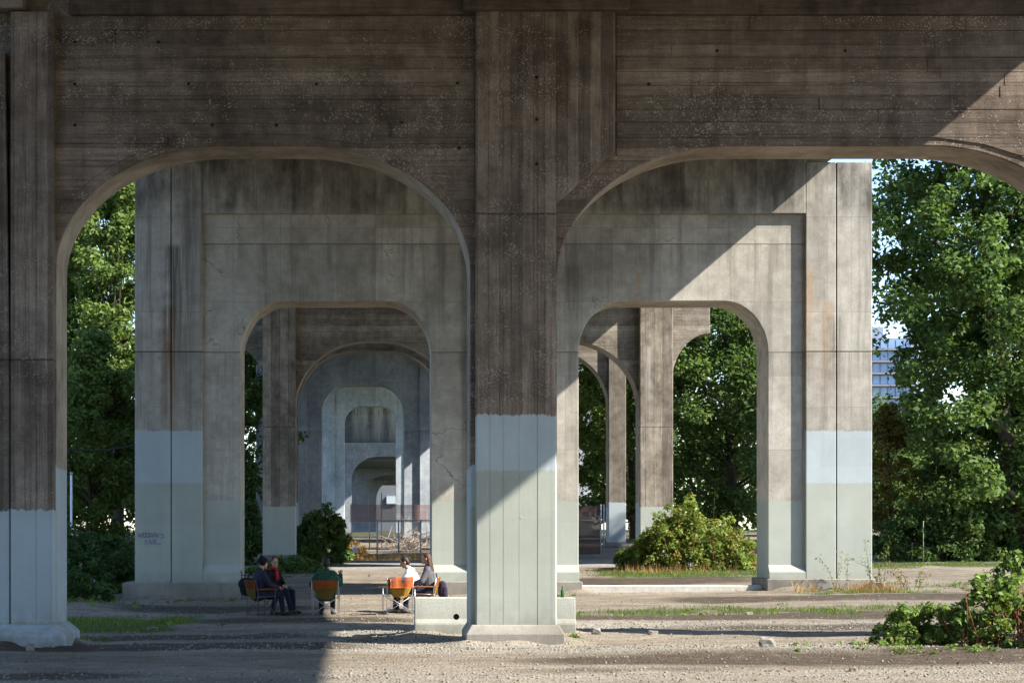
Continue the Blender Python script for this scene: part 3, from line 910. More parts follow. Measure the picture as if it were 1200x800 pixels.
def clump_leaves(cc, cr, per, rng, flat=0.75, ctint=None):
    """leaves scattered through clumps: centres cc, radii cr"""
    n = len(cc)
    idx = np.repeat(np.arange(n), per)
    d = rng.normal(size=(len(idx), 3)); d /= np.linalg.norm(d, axis=1)[:, None]
    r = rng.random(len(idx)) ** 0.55
    off = d * (r * cr[idx])[:, None]
    off[:, 2] *= flat
    ct = rng.random(n) if ctint is None else ctint
    t = 0.62 * ct[idx] + 0.38 * rng.random(len(idx))
    t = np.where(rng.random(len(idx)) < 0.1, rng.random(len(idx)), t)
    return cc[idx] + off, d, t

def tree(name, label, X, Y, h, r, cb, ncl, per, size, mat, seed, group=None, tr=0.22, clr=0.24, top=0.45, lean=(0, 0), cat='tree'):
    rng = np.random.default_rng(seed)
    z0 = gzs(X, Y) if abs(X) < 300 else 1.0
    t = thing(name, label, cat, (X, Y, z0), group=group)
    hc = h - cb
    # clump centres inside an uneven crown
    ang = rng.random(ncl) * 2 * math.pi
    hz = rng.random(ncl) ** 0.9
    prof = np.sin(np.clip(0.12 + hz * (0.98 - 0.12 * top), 0, 1) * math.pi) ** 0.55 * (1 - top * hz ** 1.6)
    lob = 1 + 0.22 * np.sin(ang * 3 + seed) + 0.16 * np.sin(ang * 5 + hz * 9 + seed * 2)
    rr = rng.random(ncl) ** 0.42 * prof * r * lob
    cc = np.stack([X + lean[0] * hz + rr * np.cos(ang), Y + lean[1] * hz + rr * np.sin(ang), z0 + cb + hz * hc], 1)
    cr = r * clr * rng.uniform(0.6, 1.25, ncl)
    P, d, ti = clump_leaves(cc, cr, per, rng)
    leaves('crown', P, d, size, ti, mat, t, rng=rng)
    bm = bmesh.new()
    npt = 9
    pts = []; rad = []
    for i in range(npt):
        q = i / (npt - 1)
        pts.append((X + lean[0] * q * .8 + 0.12 * math.sin(q * 7 + seed) * r * .3, Y + lean[1] * q * .8 + 0.1 * math.cos(q * 6 + seed) * r * .3, z0 - 0.15 + q * h * 0.9))
        rad.append(tr * (1.25 if i == 0 else 1) * (1 - 0.88 * q))
    add_tube(bm, pts, rad, 9)
    order = rng.permutation(ncl)[:min(ncl, 46)]
    for j in order:
        e = cc[j]
        q = min(0.93, max(0.1, (e[2] - z0) / h * 0.72))
        i = int(q * (npt - 1)); fq = q * (npt - 1) - i
        s = Vector(pts[i]).lerp(Vector(pts[min(i + 1, npt - 1)]), fq)
        ev = Vector(e)
        mid = s.lerp(ev, 0.5) + Vector((0, 0, -0.05 * r)) + Vector(rng.normal(size=3)) * 0.05 * r
        rb = max(0.015, tr * (1 - q) * 0.42)
        add_tube(bm, [s, mid, ev], [rb, rb * 0.6, rb * 0.22], 5, caps=False)
    bm_obj('trunk', bm, M_bark, t, smooth=True)
    return t

GR = 'trees behind the viaduct on the right'; GL = 'trees behind the viaduct on the left'
tree('maple_tree', 'large dense dark green tree right of the grey portal bent', 22.8, 66, 20, 4.6, 1.0, 780, 150, 0.22, L_green, 3, GR, .34, .16, .2, (-2.4, 0))
tree('maple_tree', 'tall tree crown at the right edge of the picture', 28.0, 69, 19, 5.2, 1.2, 520, 130, 0.22, L_green, 4, GR, .32, .18, .35)
tree('shade_tree', 'darker broad tree filling the gap behind the large right-hand tree', 29.5, 80, 17, 6, 1.2, 300, 110, 0.26, L_dark, 5, GR, .32, .2, .3)
tree('shade_tree', 'dark low tree behind the hedge at the right edge', 34, 76, 15, 5.5, .8, 180, 110, 0.26, L_dark, 55, GR, .32, .2, .3)
tree('small_tree', 'small yellowing tree beside the right edge of the grey portal bent', 18.9, 69, 5.4, 1.7, .5, 70, 120, 0.15, L_olive, 6, GR, .08, .26, .5)
tree('maple_tree', 'bright green tree behind the right opening, right of the arched bent', 16.6, 88, 15.5, 4.2, 0.8, 360, 130, 0.24, L_green, 7, GR, .3, .19, .35)
tree('maple_tree', 'green tree seen just right of the arched bent column through the right opening', 12.9, 94, 15, 3.9, 0.8, 330, 130, 0.24, L_lime, 8, GR, .28, .2, .35)
tree('shade_tree', 'dark tree behind the bright ones in the right opening', 20.5, 99, 17, 5, 1, 200, 110, 0.28, L_dark, 9, GR, .3, .2, .3)
tree('shade_tree', 'slim tree seen between the far right columns beside the gate', 15.3, 118, 15, 4, .8, 170, 100, 0.28, L_lime, 10, GR, .3, .2, .3)
tree('tall_tree', 'sunlit yellow-green tree left of the grey portal bent', -13.2, 96, 22, 4.2, 2.0, 560, 130, 0.26, L_lime, 12, GL, .32, .17, .35)
tree('tall_tree', 'green tree behind the sunlit one, against the left column edge', -17.4, 100, 20, 4.2, 1.0, 440, 120, 0.28, L_lime, 13, GL, .3, .18, .35)
tree('tall_tree', 'dark green tree low behind the left column foot', -10.2, 68, 8.5, 2.6, 0.6, 240, 120, 0.19, L_lime, 14, GL, .2, .22, .4)
tree('tall_tree', 'narrow tree seen left of the brown arched bent inside the left opening', -7.2, 100, 15, 2.6, 0.6, 170, 120, 0.24, L_green, 15, GL, .25, .22, .4)
tree('shade_tree', 'farther dark tree at the left edge of the left arch', -21.5, 110, 18, 4.6, .8, 190, 100, 0.28, L_dark, 16, GL, .3, .2, .3)
tree('shade_tree', 'dark tree standing close behind the ivy mound at left', -12.8, 62, 6.5, 2.6, .6, 150, 110, 0.18, L_green, 17, GL, .22, .22, .3)
tree('shade_tree', 'leafy tree filling the gap left of the brown arched column in the left opening', -8.6, 116, 15, 4, .6, 240, 110, 0.3, L_green, 18, GL, .3, .2, .3)
tree('shade_tree', 'low dark tree behind the large right-hand tree, under the distant tower', 25.8, 95, 6.2, 3.6, .6, 190, 110, 0.26, L_green, 19, GR, .25, .22, .3)

# far belt of wood closing the horizon on both sides
def far_wood(name, x0, x1, y0, y1, h, n, seed):
    rng = np.random.default_rng(seed)
    cc = np.stack([rng.uniform(x0, x1, n), rng.uniform(y0, y1, n), np.zeros(n)], 1)
    cc[:, 2] = 1.3 + rng.random(n) ** 0.8 * h * (0.6 + 0.5 * vnoise(cc[:, 0] * 0.12, cc[:, 1] * 0.08))
    P, d, ti = clump_leaves(cc, rng.uniform(1.0, 2.2, n), 60, rng)
    o = leaves(name, P, d, 0.5, ti, L_dark, rng=rng)
    return tag(o, 'distant wood', None, None, 'stuff')
far_wood('distant_wood', 14, 120, 125, 150, 10, 620, 31)
far_wood('distant_wood', -110, -13, 118, 150, 14, 700, 32)

far_wood('distant_wood', -90, 110, -75, -50, 15, 900, 33)  # these three woods stand out of view, added to block low sky light
far_wood('distant_wood', -62, -38, -50, 118, 15, 800, 34)
far_wood('distant_wood', 42, 66, -50, 125, 14, 800, 35)

def bush(name, label, X, Y, rx, ry, h, ncl, per, size, mat, seed, stem=None, nst=40, group=None, clr=0.22, cat='bush', droop=0.3, lump=1.0, low=0.02, canes=0):
    rng = np.random.default_rng(seed)
    z0 = gzs(X, Y)
    t = thing(name, label, cat, (X, Y, z0), group=group)
    ang = rng.random(ncl) * 2 * math.pi
    rr = rng.random(ncl) ** 0.5
    x = X + rx * rr * np.cos(ang); y = Y + ry * rr * np.sin(ang)
    dome = np.sqrt(np.clip(1 - rr ** 2.4, 0, 1)) * (0.62 + 0.7 * (vnoise(x * 1.1 * lump + seed, y * 1.1 * lump) - 0.2))
    zz = (low + (1 - low) * rng.random(ncl) ** 0.55) * dome * h
    cc = np.stack([x, y, gz(x, y) + np.maximum(zz, 0.05)], 1)
    P, d, ti = clump_leaves(cc, h * clr * rng.uniform(0.5, 1.2, ncl), per, rng)
    ok = P[:, 2] > gz(P[:, 0], P[:, 1]) + 0.01
    leaves('foliage', P[ok], d[ok], size, ti[ok], mat, t, droop=droop, rng=rng)
    bm = bmesh.new()
    for j in rng.permutation(ncl)[:nst]:
        e = Vector(cc[j]); b = Vector((X + (e.x - X) * 0.55, Y + (e.y - Y) * 0.5, 0)); b.z = gzs(b.x, b.y) - 0.03
        m = b.lerp(e, 0.55) + Vector((0, 0, h * 0.12)) + Vector(rng.normal(size=3)) * 0.08
        add_tube(bm, [b, m, e], [0.011, 0.008, 0.004], 4, caps=False)
    for j in range(canes):
        a = rng.uniform(0, 2 * math.pi); q = rng.uniform(0.3, 0.95)
        b = Vector((X + rx * q * math.cos(a), Y - abs(ry * q * math.sin(a)), 0)); b.z = gzs(b.x, b.y) - .02
        e = b + Vector((rng.normal() * .25, rng.normal() * .15, h * rng.uniform(.3, .75)))
        add_tube(bm, [b, b.lerp(e, .5) + Vector((rng.normal() * .06, 0, 0)), e], [0.009, 0.007, 0.003], 4, caps=False)
    bm_obj('stems', bm, stem or M_stem, t, smooth=True)
    return t

GB = 'bushes around the viaduct'
bush('bramble_bush', 'leafy bramble with red stems in the right foreground', 10.2, 27.75, 1.95, .85, 1.3, 270, 36, 0.11, L_bramble, 21, M_redstem, 90, GB, .13, lump=1.6, canes=90)
bush('bramble_bush', 'low spreading end of the bramble in the right foreground', 8.35, 28.1, 1.0, .5, .62, 120, 40, 0.09, L_bramble, 121, M_redstem, 30, GB, .2, lump=1.6)
bush('bramble_bush', 'sunlit round bush with reddish leaves in the right opening', 10.25, 60.5, 2.1, 1.8, 2.2, 380, 60, 0.13, L_bramble2, 22, M_redstem, 60, GB, .13, canes=80, lump=2.0)
bush('bramble_bush', 'dark green bush at the left edge of the right opening', 8.4, 61.5, .6, .7, .95, 60, 60, 0.11, L_bramble, 122, M_stem, 20, GB, .2)
bush('laurel_bush', 'dark evergreen bush right of the brown column in the left opening', -2.0, 68.5, 1.0, 1.2, 2.0, 150, 80, 0.15, L_green, 23, M_stem, 40, GB, .16)
bush('laurel_bush', 'dark bush left of the brown column inside the left opening', -4.85, 69, .75, 1.0, 2.4, 110, 80, 0.15, L_ivy, 24, M_stem, 30, GB, .17)
bush('ivy_mound', 'dark ivy mound left of the painted portal pier', -8.3, 51.5, 1.9, 2.2, 2.1, 260, 80, 0.12, L_ivy, 25, M_stem, 40, GB, .15)
bush('ivy_mound', 'low leafy growth in front of the dark ivy mound at left', -7.9, 47.3, 1.3, 1.1, .9, 110, 60, 0.1, L_ivy, 125, M_stem, 30, GB, .2)
bush('weed_clump', 'low green weeds at the foot of the brown column in the left opening', -3.0, 62.5, 1.3, 1.1, .62, 100, 50, 0.11, L_green, 26, M_stem, 20, GB, .3)
for j, (bx, by, rx_, ry_, hh, lab) in enumerate(((19.6, 65, 2.6, 1.3, 2.3, 'left end of the hedge behind the gravel path on the right'), (24.3, 66, 2.8, 1.4, 2.5, 'middle of the hedge behind the gravel path on the right'), (29.3, 67, 3.0, 1.5, 2.4, 'right end of the hedge behind the gravel path on the right'))):
    bush('hedge_bush', 'dark green ' + lab, bx, by, rx_, ry_, hh, 230, 70, 0.15, L_dark if j else L_ivy, 40 + j, M_stem, 30, GB, .17)

# grass: blades as one mass
def blades(name, n, pick, hmin, hmax, w, mat, seed, label, lean=0.35):
    rng = np.random.default_rng(seed)
    P = pick(rng, n)
    N = len(P)
    h = rng.uniform(hmin, hmax, N) * (0.5 + rng.random(N))
    a = rng.random(N) * 2 * math.pi
    lx = np.cos(a) * h * lean * rng.random(N); ly = np.sin(a) * h * lean * rng.random(N)
    v = np.empty((N, 4, 3), np.float32)
    base = np.stack([P[:, 0], P[:, 1], gz(P[:, 0], P[:, 1]) - 0.01], 1)
    side = np.stack([np.cos(a + 1.5), np.sin(a + 1.5) * .4, np.zeros(N)], 1) * w
    v[:, 0] = base - side; v[:, 1] = base + side
    tip = base + np.stack([lx, ly, h], 1)
    v[:, 2] = tip + side * .15; v[:, 3] = tip - side * .15
    me = quads_mesh(name, v.reshape(-1, 3), np.arange(N * 4).reshape(N, 4))
    at = me.attributes.new('tint', 'FLOAT', 'FACE'); at.data.foreach_set('value', rng.random(N).astype(np.float32))
    return tag(link_mesh(name, me, mat), label, None, None, 'stuff')
def pick_grass(rng, n):
    x = rng.uniform(-12, 26, n * 5); y = rng.uniform(33, 72, n * 5)
    g = grass_mask(x, y)
    ok = rng.random(len(x)) < g
    blk = (y > YB - .4) & (y < YB + 2) & (((x > -6.6) & (x < -3.3)) | ((x > 1.3) & (x < 5.4)) | ((x > 10) & (x < 12.9)))
    return np.stack([x, y], 1)[ok & ~blk][:n]
blades('grass', 120000, pick_grass, 0.03, 0.085, 0.007, L_grass, 61, 'short green grass growing in strips on the dirt')
def pick_dry(rng, n):
    x = np.concatenate([rng.normal(12.5, .3, n // 4), rng.choice([10.75, 11.1, 11.7, 12.15], n // 14) + rng.normal(0, .07, n // 14), rng.normal(8.9, .9, n // 5), rng.uniform(-1.8, 2.4, n // 3)])
    y = np.concatenate([rng.normal(47.1, .3, n // 4), rng.uniform(47.2, 47.8, n // 14), rng.normal(58.6, .35, n // 5), rng.normal(71.5, .8, n // 3)])
    return np.stack([x, y], 1)
blades('dry_grass', 5200, pick_dry, 0.03, 0.3, 0.006, L_dry, 62, 'dry orange grass at the feet of the piers and fence', 1.1)

# spindly weeds at the corner of the grey portal pier
def weed(label, X, Y, h, n, seed, mat, lean=0.3):
    rng = np.random.default_rng(seed)
    z0 = gzs(X, Y)
    t = thing('tall_weed', label, 'weed', (X, Y, z0), group='tall weeds by the piers')
    bm = bmesh.new(); P = []
    for i in range(n):
        b = Vector((X + rng.normal() * .12, Y + rng.normal() * .08, z0 - .02))
        dx, dy = rng.normal() * lean, rng.normal() * lean * .5
        e = b + Vector((dx * h, dy * h, h * rng.uniform(.6, 1.05)))
        m = b.lerp(e, .5) + Vector((-dx * .1 * h, 0, h * .08))
        add_tube(bm, [b, m, e], [.007, .005, .002], 4, caps=False)
        for q in np.linspace(.2, 1, 16):
            p = b.lerp(m, q * 2) if q < .5 else m.lerp(e, q * 2 - 1)
            for _ in range(2): P.append(p + Vector(rng.normal(size=3)) * .045)
    P = np.array(P)
    leaves('foliage', P, rng.normal(size=P.shape), 0.075, rng.random(len(P)), mat, t, rng=rng, aspect=.4)
    bm_obj('stems', bm, M_stem, t, smooth=True)
weed('tall leaning weed against the right foot of the grey portal bent', 12.75, 47.4, 1.35, 7, 71, L_lime, .45)
weed('thin upright weed left of the corner of the grey portal bent', 11.75, 47.5, .95, 3, 72, L_olive, .25)
weed('low spreading weed right of the grey portal bent', 13.35, 47.0, .8, 7, 73, L_olive, .6)
weed('single tall shoot rising from the sunlit round bush', 10.75, 60.0, 3.1, 1, 74, L_lime, .03)

# fallen leaves and dark crumbs of soil
def litter(n, seed):
    rng = np.random.default_rng(seed)
    x = rng.uniform(-8, 15, n * 3); y = 20.5 + 30 * rng.random(n * 3) ** 1.3
    m = np.maximum(np.exp(-((x - 10) / 3.5) ** 2 - ((y - 27) / 4) ** 2), 0.25 * fbm(x * .4, y * .7, 3)) + .5 * np.exp(-((y - YA + .6) / .5) ** 2) * (np.abs(x - 2.1) < 1.4)
    ok = rng.random(len(x)) < m
    P = np.stack([x[ok], y[ok]], 1)[:n]
    P = np.column_stack([P, gz(P[:, 0], P[:, 1]) + .012])
    o = leaves('leaf_litter', P, np.zeros_like(P), 0.05, rng.random(len(P)), leaf_mat('leaf_dead', (0.06, 0.035, 0.018), (0.2, 0.12, 0.05), None, 0, .1), None, up=2.2, rng=rng)
    tag(o, 'scattered brown fallen leaves on the dirt', None, None, 'stuff')
litter(3500, 64)

# low weeds creeping out from the bushes and along the feet of the piers
def low_weeds(seed):
    rng = np.random.default_rng(seed)
    C = []
    for cx, cy, sx, sy, n in ((9.6, 26.9, 1.7, .35, 46), (7.4, 27.9, .5, .3, 14), (-7.0, 44.5, 1.3, 1.0, 40), (12.4, 46.7, .8, .3, 26), (9.2, 57.6, 1.8, .5, 40), (8, 38.4, 3.2, .6, 34), (-5.6, 36, 1.4, 1.2, 30), (-3, 60.2, 1.2, .6, 24), (4.2, 46.9, .5, .3, 8), (-4.5, 46.9, .8, .25, 10), (15.5, 49, 1.5, 1.5, 30), (3.2, 30.3, .25, .2, 5), (-4.6, 30.4, .3, .3, 6)):
        C.append(np.stack([rng.normal(cx, sx, n), rng.normal(cy, sy, n)], 1))
    C = np.concatenate(C)
    cc = np.column_stack([C, gz(C[:, 0], C[:, 1]) + .02])
    P, d, ti = clump_leaves(cc, rng.uniform(.05, .17, len(cc)), 16, rng, .6)
    g = gz(P[:, 0], P[:, 1])
    P[:, 2] = np.maximum(P[:, 2], g + .01)
    tag(leaves('low_weeds', P, d, .06, ti, L_bramble, None, rng=rng), 'low green weeds scattered over the dirt', None, None, 'stuff')
low_weeds(66)

# ------------------------------------------------------------------ loose stones
def stones(name, n, seed, smin, smax, label, pick):
    rng = np.random.default_rng(seed)
    P = pick(rng, n); N = len(P)
    s = smin * (smax / smin) ** (rng.random(N) ** 2.2)
    o = np.array([[1, 0, 0], [0, 1, 0], [-1, 0, 0], [0, -1, 0], [0, 0, 1], [0, 0, -1]], float)
    v = o[None] * s[:, None, None] * rng.uniform(0.55, 1.2, (N, 6, 1))
    a = rng.random(N) * 2 * math.pi
    c, si = np.cos(a), np.sin(a)
    x = v[..., 0] * c[:, None] - v[..., 1] * si[:, None] + v[..., 2] * .25
    y = v[..., 0] * si[:, None] + v[..., 1] * c[:, None]
    z = v[..., 2] * 0.7 + v[..., 0] * .2
    g = gz(P[:, 0], P[:, 1])
    V = np.stack([x + P[:, 0:1], y + P[:, 1:2], z + (g + s * 0.25)[:, None]], -1)
    f = np.array([[0, 1, 4], [1, 2, 4], [2, 3, 4], [3, 0, 4], [1, 0, 5], [2, 1, 5], [3, 2, 5], [0, 3, 5]])
    F = (f[None] + (np.arange(N) * 6)[:, None, None]).reshape(-1, 3)
    me = quads_mesh(name, V.reshape(-1, 3), F)
    at = me.attributes.new('tint', 'FLOAT', 'FACE'); at.data.foreach_set('value', np.repeat(rng.random(N), 8).astype(np.float32))
    return tag(link_mesh(name, me, M_stone), label, None, None, 'stuff')
k = NT('loose_stone')
a_ = k.n('ShaderNodeAttribute'); a_.attribute_name = 'tint'
col = k.mix(a_.outputs['Fac'], (0.13, 0.115, 0.095), (0.31, 0.29, 0.25))
M_stone = k.fin(col, 0.9, k.noise(scale=60, detail=2), 0.3, 0.01, 0.2)
def in_pier(x, y):
    return ((y > YA - .2) & (y < YBk + .2) & (((x > 1.2) & (x < 3.0)) | (x < -4.7) | (x > 11))) | ((y > YB - .45) & (y < YB + 2.1) & (((x > -6.6) & (x < -3.3)) | ((x > 1.3) & (x < 5.4)) | ((x > 9.9) & (x < 12.9))))
def pick_st(rng, n):
    x = rng.uniform(-9, 16, n * 6); y = 20 + 32 * rng.random(n * 6) ** 1.2
    g = gravel_mask(x, y) * .95 + .05
    ok = (rng.random(len(x)) < g) & ~in_pier(x, y)
    return np.stack([x, y], 1)[ok][:n]
stones('gravel', 32000, 81, 0.005, 0.03, 'loose gravel strewn over the dirt ground', pick_st)
def rock(label, X, Y, sx, sy, sz, seed, mat):
    rng = random.Random(seed)
    bm = bmesh.new()
    bmesh.ops.create_icosphere(bm, subdivisions=2, radius=0.5)
    for v_ in bm.verts:
        n_ = 0.75 + 0.45 * rng.random()
        v_.co = Vector((max(-.36, min(.36, v_.co.x)) * 1.3 * sx * n_, max(-.36, min(.36, v_.co.y)) * 1.3 * sy * n_, max(-.33, min(.33, v_.co.z)) * 1.4 * sz * n_))
    for v_ in bm.verts: v_.co += Vector((X, Y, gzs(X, Y) + sz * 0.3))
    o = bm_obj('rock', bm, mat)
    return tag(o, label, 'rock', 'larger rocks lying on the dirt')
M_rock = plain('rock_grey', (0.2, 0.185, 0.165), .9, .35, 9)
M_rock2 = plain('rock_brown', (0.2, 0.165, 0.13), .9, .3, 9)
rock('pale broken concrete lump lying right of the middle column', PX(898, 27.2), 27.2, .24, .18, .17, 1, M_rock)
rock('small grey block at the right foot of the middle column', PX(698, 31), 31, .17, .15, .13, 2, M_rock)
rock('pale stone lying between the middle column and the concrete lump', PX(765, 31.1), 31.1, .16, .12, .09, 3, M_rock)
rock('brown clod left of the road barrier', PX(424, 30), 30.0, .3, .2, .13, 4, M_rock2)
rock('grey stone at the foot of the left column', PX(35, 27.9), 27.9, .12, .12, .13, 5, M_rock)
rock('dark clod in the bottom right foreground', PX(999, 23.0), 23.0, .09, .08, .06, 6, M_rock2)
rock('pale stone on the grassy strip right of the middle column', PX(878, 37.5), 37.5, .14, .1, .08, 7, M_rock)
rock('grey stone by the grass patch at left', PX(178, 34.2), 34.2, .2, .15, .09, 8, M_rock)
rock('rounded grey rock at the right foot of the grey portal bent', 12.62, 47.3, .5, .3, .36, 9, M_rock)

# ------------------------------------------------------------------ concrete road barrier
YR = 30.85
M_barrier = concrete('barrier_concrete', (0.33, 0.345, 0.315), (0.43, 0.45, 0.41), None, streak=.3)
bm = bmesh.new()
x0, x1 = PX(486, YR), PX(675, YR)
g0 = -0.12
prof = [(YR, g0), (YR, 0.2), (YR + .06, .28), (YR + .1, PZ(700, YR)), (YR + .38, PZ(700, YR)), (YR + .42, .28), (YR + .48, .2), (YR + .48, g0)]
add_xprism(bm, prof, x0, x1)
bar = bm_obj('road_barrier', bm, M_barrier, None, bevel=.012)
tag(bar, 'pale concrete road barrier with a round hole, behind the middle column', 'barrier')
bmc = bmesh.new(); add_tube(bmc, [(PX(535, YR), YR - .3, PZ(722.5, YR)), (PX(535, YR), YR + .34, PZ(722.5, YR))], .05, 20)
cut = bm_obj('cutter', bmc, M_barrier)
md = bar.modifiers.new('hole', 'BOOLEAN'); md.operation = 'DIFFERENCE'; md.object = cut; md.solver = 'EXACT'
def bake(o):
    dg = bpy.context.evaluated_depsgraph_get()
    me = bpy.data.meshes.new_from_object(o.evaluated_get(dg))
    o.modifiers.clear(); o.data = me
bake(bar)
bpy.data.objects.remove(cut)
def lathe(name, prof, mat, loc, parent=None, seg=14):
    bm = bmesh.new()
    rings = [[bm.verts.new((r * math.cos(i * 2 * math.pi / seg) + loc[0], r * math.sin(i * 2 * math.pi / seg) + loc[1], z + loc[2])) for i in range(seg)] for r, z in prof]
    for a, b in zip(rings, rings[1:]):
        for i in range(seg):
            j = (i + 1) % seg; bm.faces.new((a[i], a[j], b[j], b[i]))
    bm.faces.new(rings[0][::-1]); bm.faces.new(rings[-1])
    return bm_obj(name, bm, mat, parent, smooth=True)
bot = thing('bottle', 'small green bottle standing on the right end of the road barrier', 'bottle', (PX(661, YR), YR + .25, PZ(700, YR)))
lathe('bottle_body', [(.03, 0), (.033, .01), (.033, .1), (.014, .14), (.013, .17)], plain('bottle_green', (0.03, 0.11, 0.03), .2), tuple(bot.location), bot)
lathe('cap', [(.015, .17), (.015, .19)], plain('cap_red', (0.3, 0.05, 0.02), .5), tuple(bot.location), bot)

# ------------------------------------------------------------------ folding chairs
M_alu = plain('chair_tube_grey', (0.42, 0.42, 0.44), .4, .1, 20, metal=.6, spec=.5)
M_tubed = plain('chair_tube_dark', (0.09, 0.085, 0.085), .5)
def fabric(name, c, var=.18):
    k = NT(name)
    n_ = k.noise(scale=26, detail=4); w_ = k.noise(scale=240, detail=1)
    col = k.mix(k.ramp(n_, .35, .65), tuple(q * (1 - var) for q in c), tuple(min(1, q * (1 + var)) for q in c))
    return k.fin(col, .92, k.math('ADD', n_, w_), .4, .012, .1)
M_orange = fabric('canvas_orange', (0.36, 0.12, 0.035))
M_rust = fabric('canvas_rust', (0.22, 0.075, 0.025))
M_olive = fabric('canvas_olive', (0.20, 0.15, 0.045))
M_mustard = fabric('canvas_mustard', (0.42, 0.25, 0.045))
def chair(label, X, Y, rot, top, low, seatm, tube=None):
    """director's chair, sitter looks along local +Y"""
    tube = tube or M_alu
    z0 = gzs(X, Y)
    t = thing('folding_chair', label, 'chair', (X, Y, z0), rot, 'folding camp chairs')
    w, d = .275, .2
    def part(name, pts, r=.0095, m=None, parent=t): return otube(name, pts, r, m or tube, parent, 6, world=False)
    for sx in (-1, 1):
        part('leg', [(sx * w, d, 0), (sx * w, d, .56)])
        part('leg', [(sx * w, -d, 0), (sx * w, -d, .5), (sx * (w + .005), -d - .06, .76)])
        part('runner', [(sx * w, -d, .03), (sx * w, d, .03)], .008)
        part('seat_rail', [(sx * (w - .02), -d - .02, .40), (sx * (w - .02), d + .03, .42)], .009)
        bm = bmesh.new(); add_box(bm, sx * w - .022, sx * w + .022, -d - .03, d + .05, .555, .578)
        bm_obj('arm_rest', bm, seatm, t, world=False, bevel=.006)
    for yy in (-d, d):
        part('cross_bar', [(-w, yy + .012, .04), (w, yy + .012, .40)], .008)
        part('cross_bar', [(w, yy - .012, .04), (-w, yy - .012, .40)], .008)
    # sagging seat
    v = []; f = []
    nx, ny = 8, 6
    def grid(fn, name, m, thick=.012):
        bm = bmesh.new(); G = [[bm.verts.new(fn(i / nx, j / ny)) for i in range(nx + 1)] for j in range(ny + 1)]
        for j in range(ny):
            for i in range(nx): bm.faces.new((G[j][i], G[j][i + 1], G[j + 1][i + 1], G[j + 1][i]))
        bmesh.ops.solidify(bm, geom=bm.faces[:], thickness=thick)
        return bm_obj(name, bm, m, t, world=False, smooth=True)
    grid(lambda a, b: ((a * 2 - 1) * (w - .02), -d + b * 2 * d + .02, .41 - .055 * math.sin(a * math.pi)), 'seat', seatm)
    # sling back: broad orange band above, tapering olive sling below
    grid(lambda a, b: ((a * 2 - 1) * (w + .005 - .03 * (1 - b)), -d - .02 - .06 * (.35 + .65 * b) - .05 * math.sin(a * math.pi), .56 + b * .2), 'back_band', top)
    grid(lambda a, b: ((a * 2 - 1) * (.13 + (w - .165) * (b ** .7)), -d - .045 - .035 * math.sin(a * math.pi) + .05 * (1 - b), .36 + b * .202), 'back_sling', low)
    return t
YP = 39.7
chair('rust brown canvas chair under the sitter with the knit hat', -2.42, 39.75, math.radians(-62), M_rust, M_olive, M_rust, M_tubed)
chair('dark chair beneath the sitter with the red scarf', -2.2, 40.7, math.radians(-128), M_rust, M_olive, M_rust, M_tubed)
chair('orange and olive canvas chair under the sitter in the green jacket', PX(382, YP), 39.6, math.radians(-3), M_orange, M_olive, M_mustard)
cE = chair('empty orange chair with a checked blanket over its back', PX(466, YP), 39.5, math.radians(12), M_orange, M_mustard, M_mustard)
chair('chair under the sitter in the pale hooded top', .86, 40.75, math.radians(80), M_rust, M_olive, M_rust, M_tubed)
chair('orange chair with arm rests under the long-haired sitter, beside the barrier', 1.06, 39.95, math.radians(84), M_orange, M_mustard, M_orange)

# checked blanket folded over the empty chair's back
k = NT('checked_blanket')
tc = k.n('ShaderNodeTexCoord'); sp = k.n('ShaderNodeSeparateXYZ'); k.t.links.new(tc.outputs['Object'], sp.inputs[0])
ck = k.n('ShaderNodeTexChecker'); ck.inputs['Scale'].default_value = 7.5
k.t.links.new(tc.outputs['Object'], ck.inputs['Vector'])
ck.inputs[1].default_value = (0.5, 0.13, 0.04, 1); ck.inputs[2].default_value = (0.16, 0.12, 0.16, 1)
fr = k.math('FRACT', k.math('MULTIPLY', sp.outputs[0], 4.2))
col = k.mix(k.ramp(fr, .45, .5), ck.outputs[0], (0.52, 0.16, 0.055))
M_blanket = k.fin(col, .95, k.noise(scale=90, detail=2), .3, .01, .1)
bm = bmesh.new()
nx, ny = 12, 14
G = []
for j in range(ny + 1):
    b = j / ny; row = []
    for i in range(nx + 1):
        a = i / nx
        x = (a * 2 - 1) * .25 + .01 * math.sin(b * 9 + a * 3)
        if b < .5: y, z = -.375 - .02 * math.sin(a * 11) - .03 * (b) , .56 + (b / .5) * .215
        else: y, z = -.27 + .012 * math.sin(a * 8), .775 - ((b - .5) / .5) * .17
        if abs(b - .5) < .04: y, z = -.325, .785
        row.append(bm.verts.new((x, y, z)))
    G.append(row)
for j in range(ny):
    for i in range(nx): bm.faces.new((G[j][i], G[j][i + 1], G[j + 1][i + 1], G[j + 1][i]))
bmesh.ops.solidify(bm, geom=bm.faces[:], thickness=.014)
bl = bm_obj('blanket', bm, M_blanket, smooth=True)
bl.location = cE.location; bl.rotation_euler = cE.rotation_euler
tag(bl, 'orange checked blanket folded over the back of the empty chair', 'blanket')

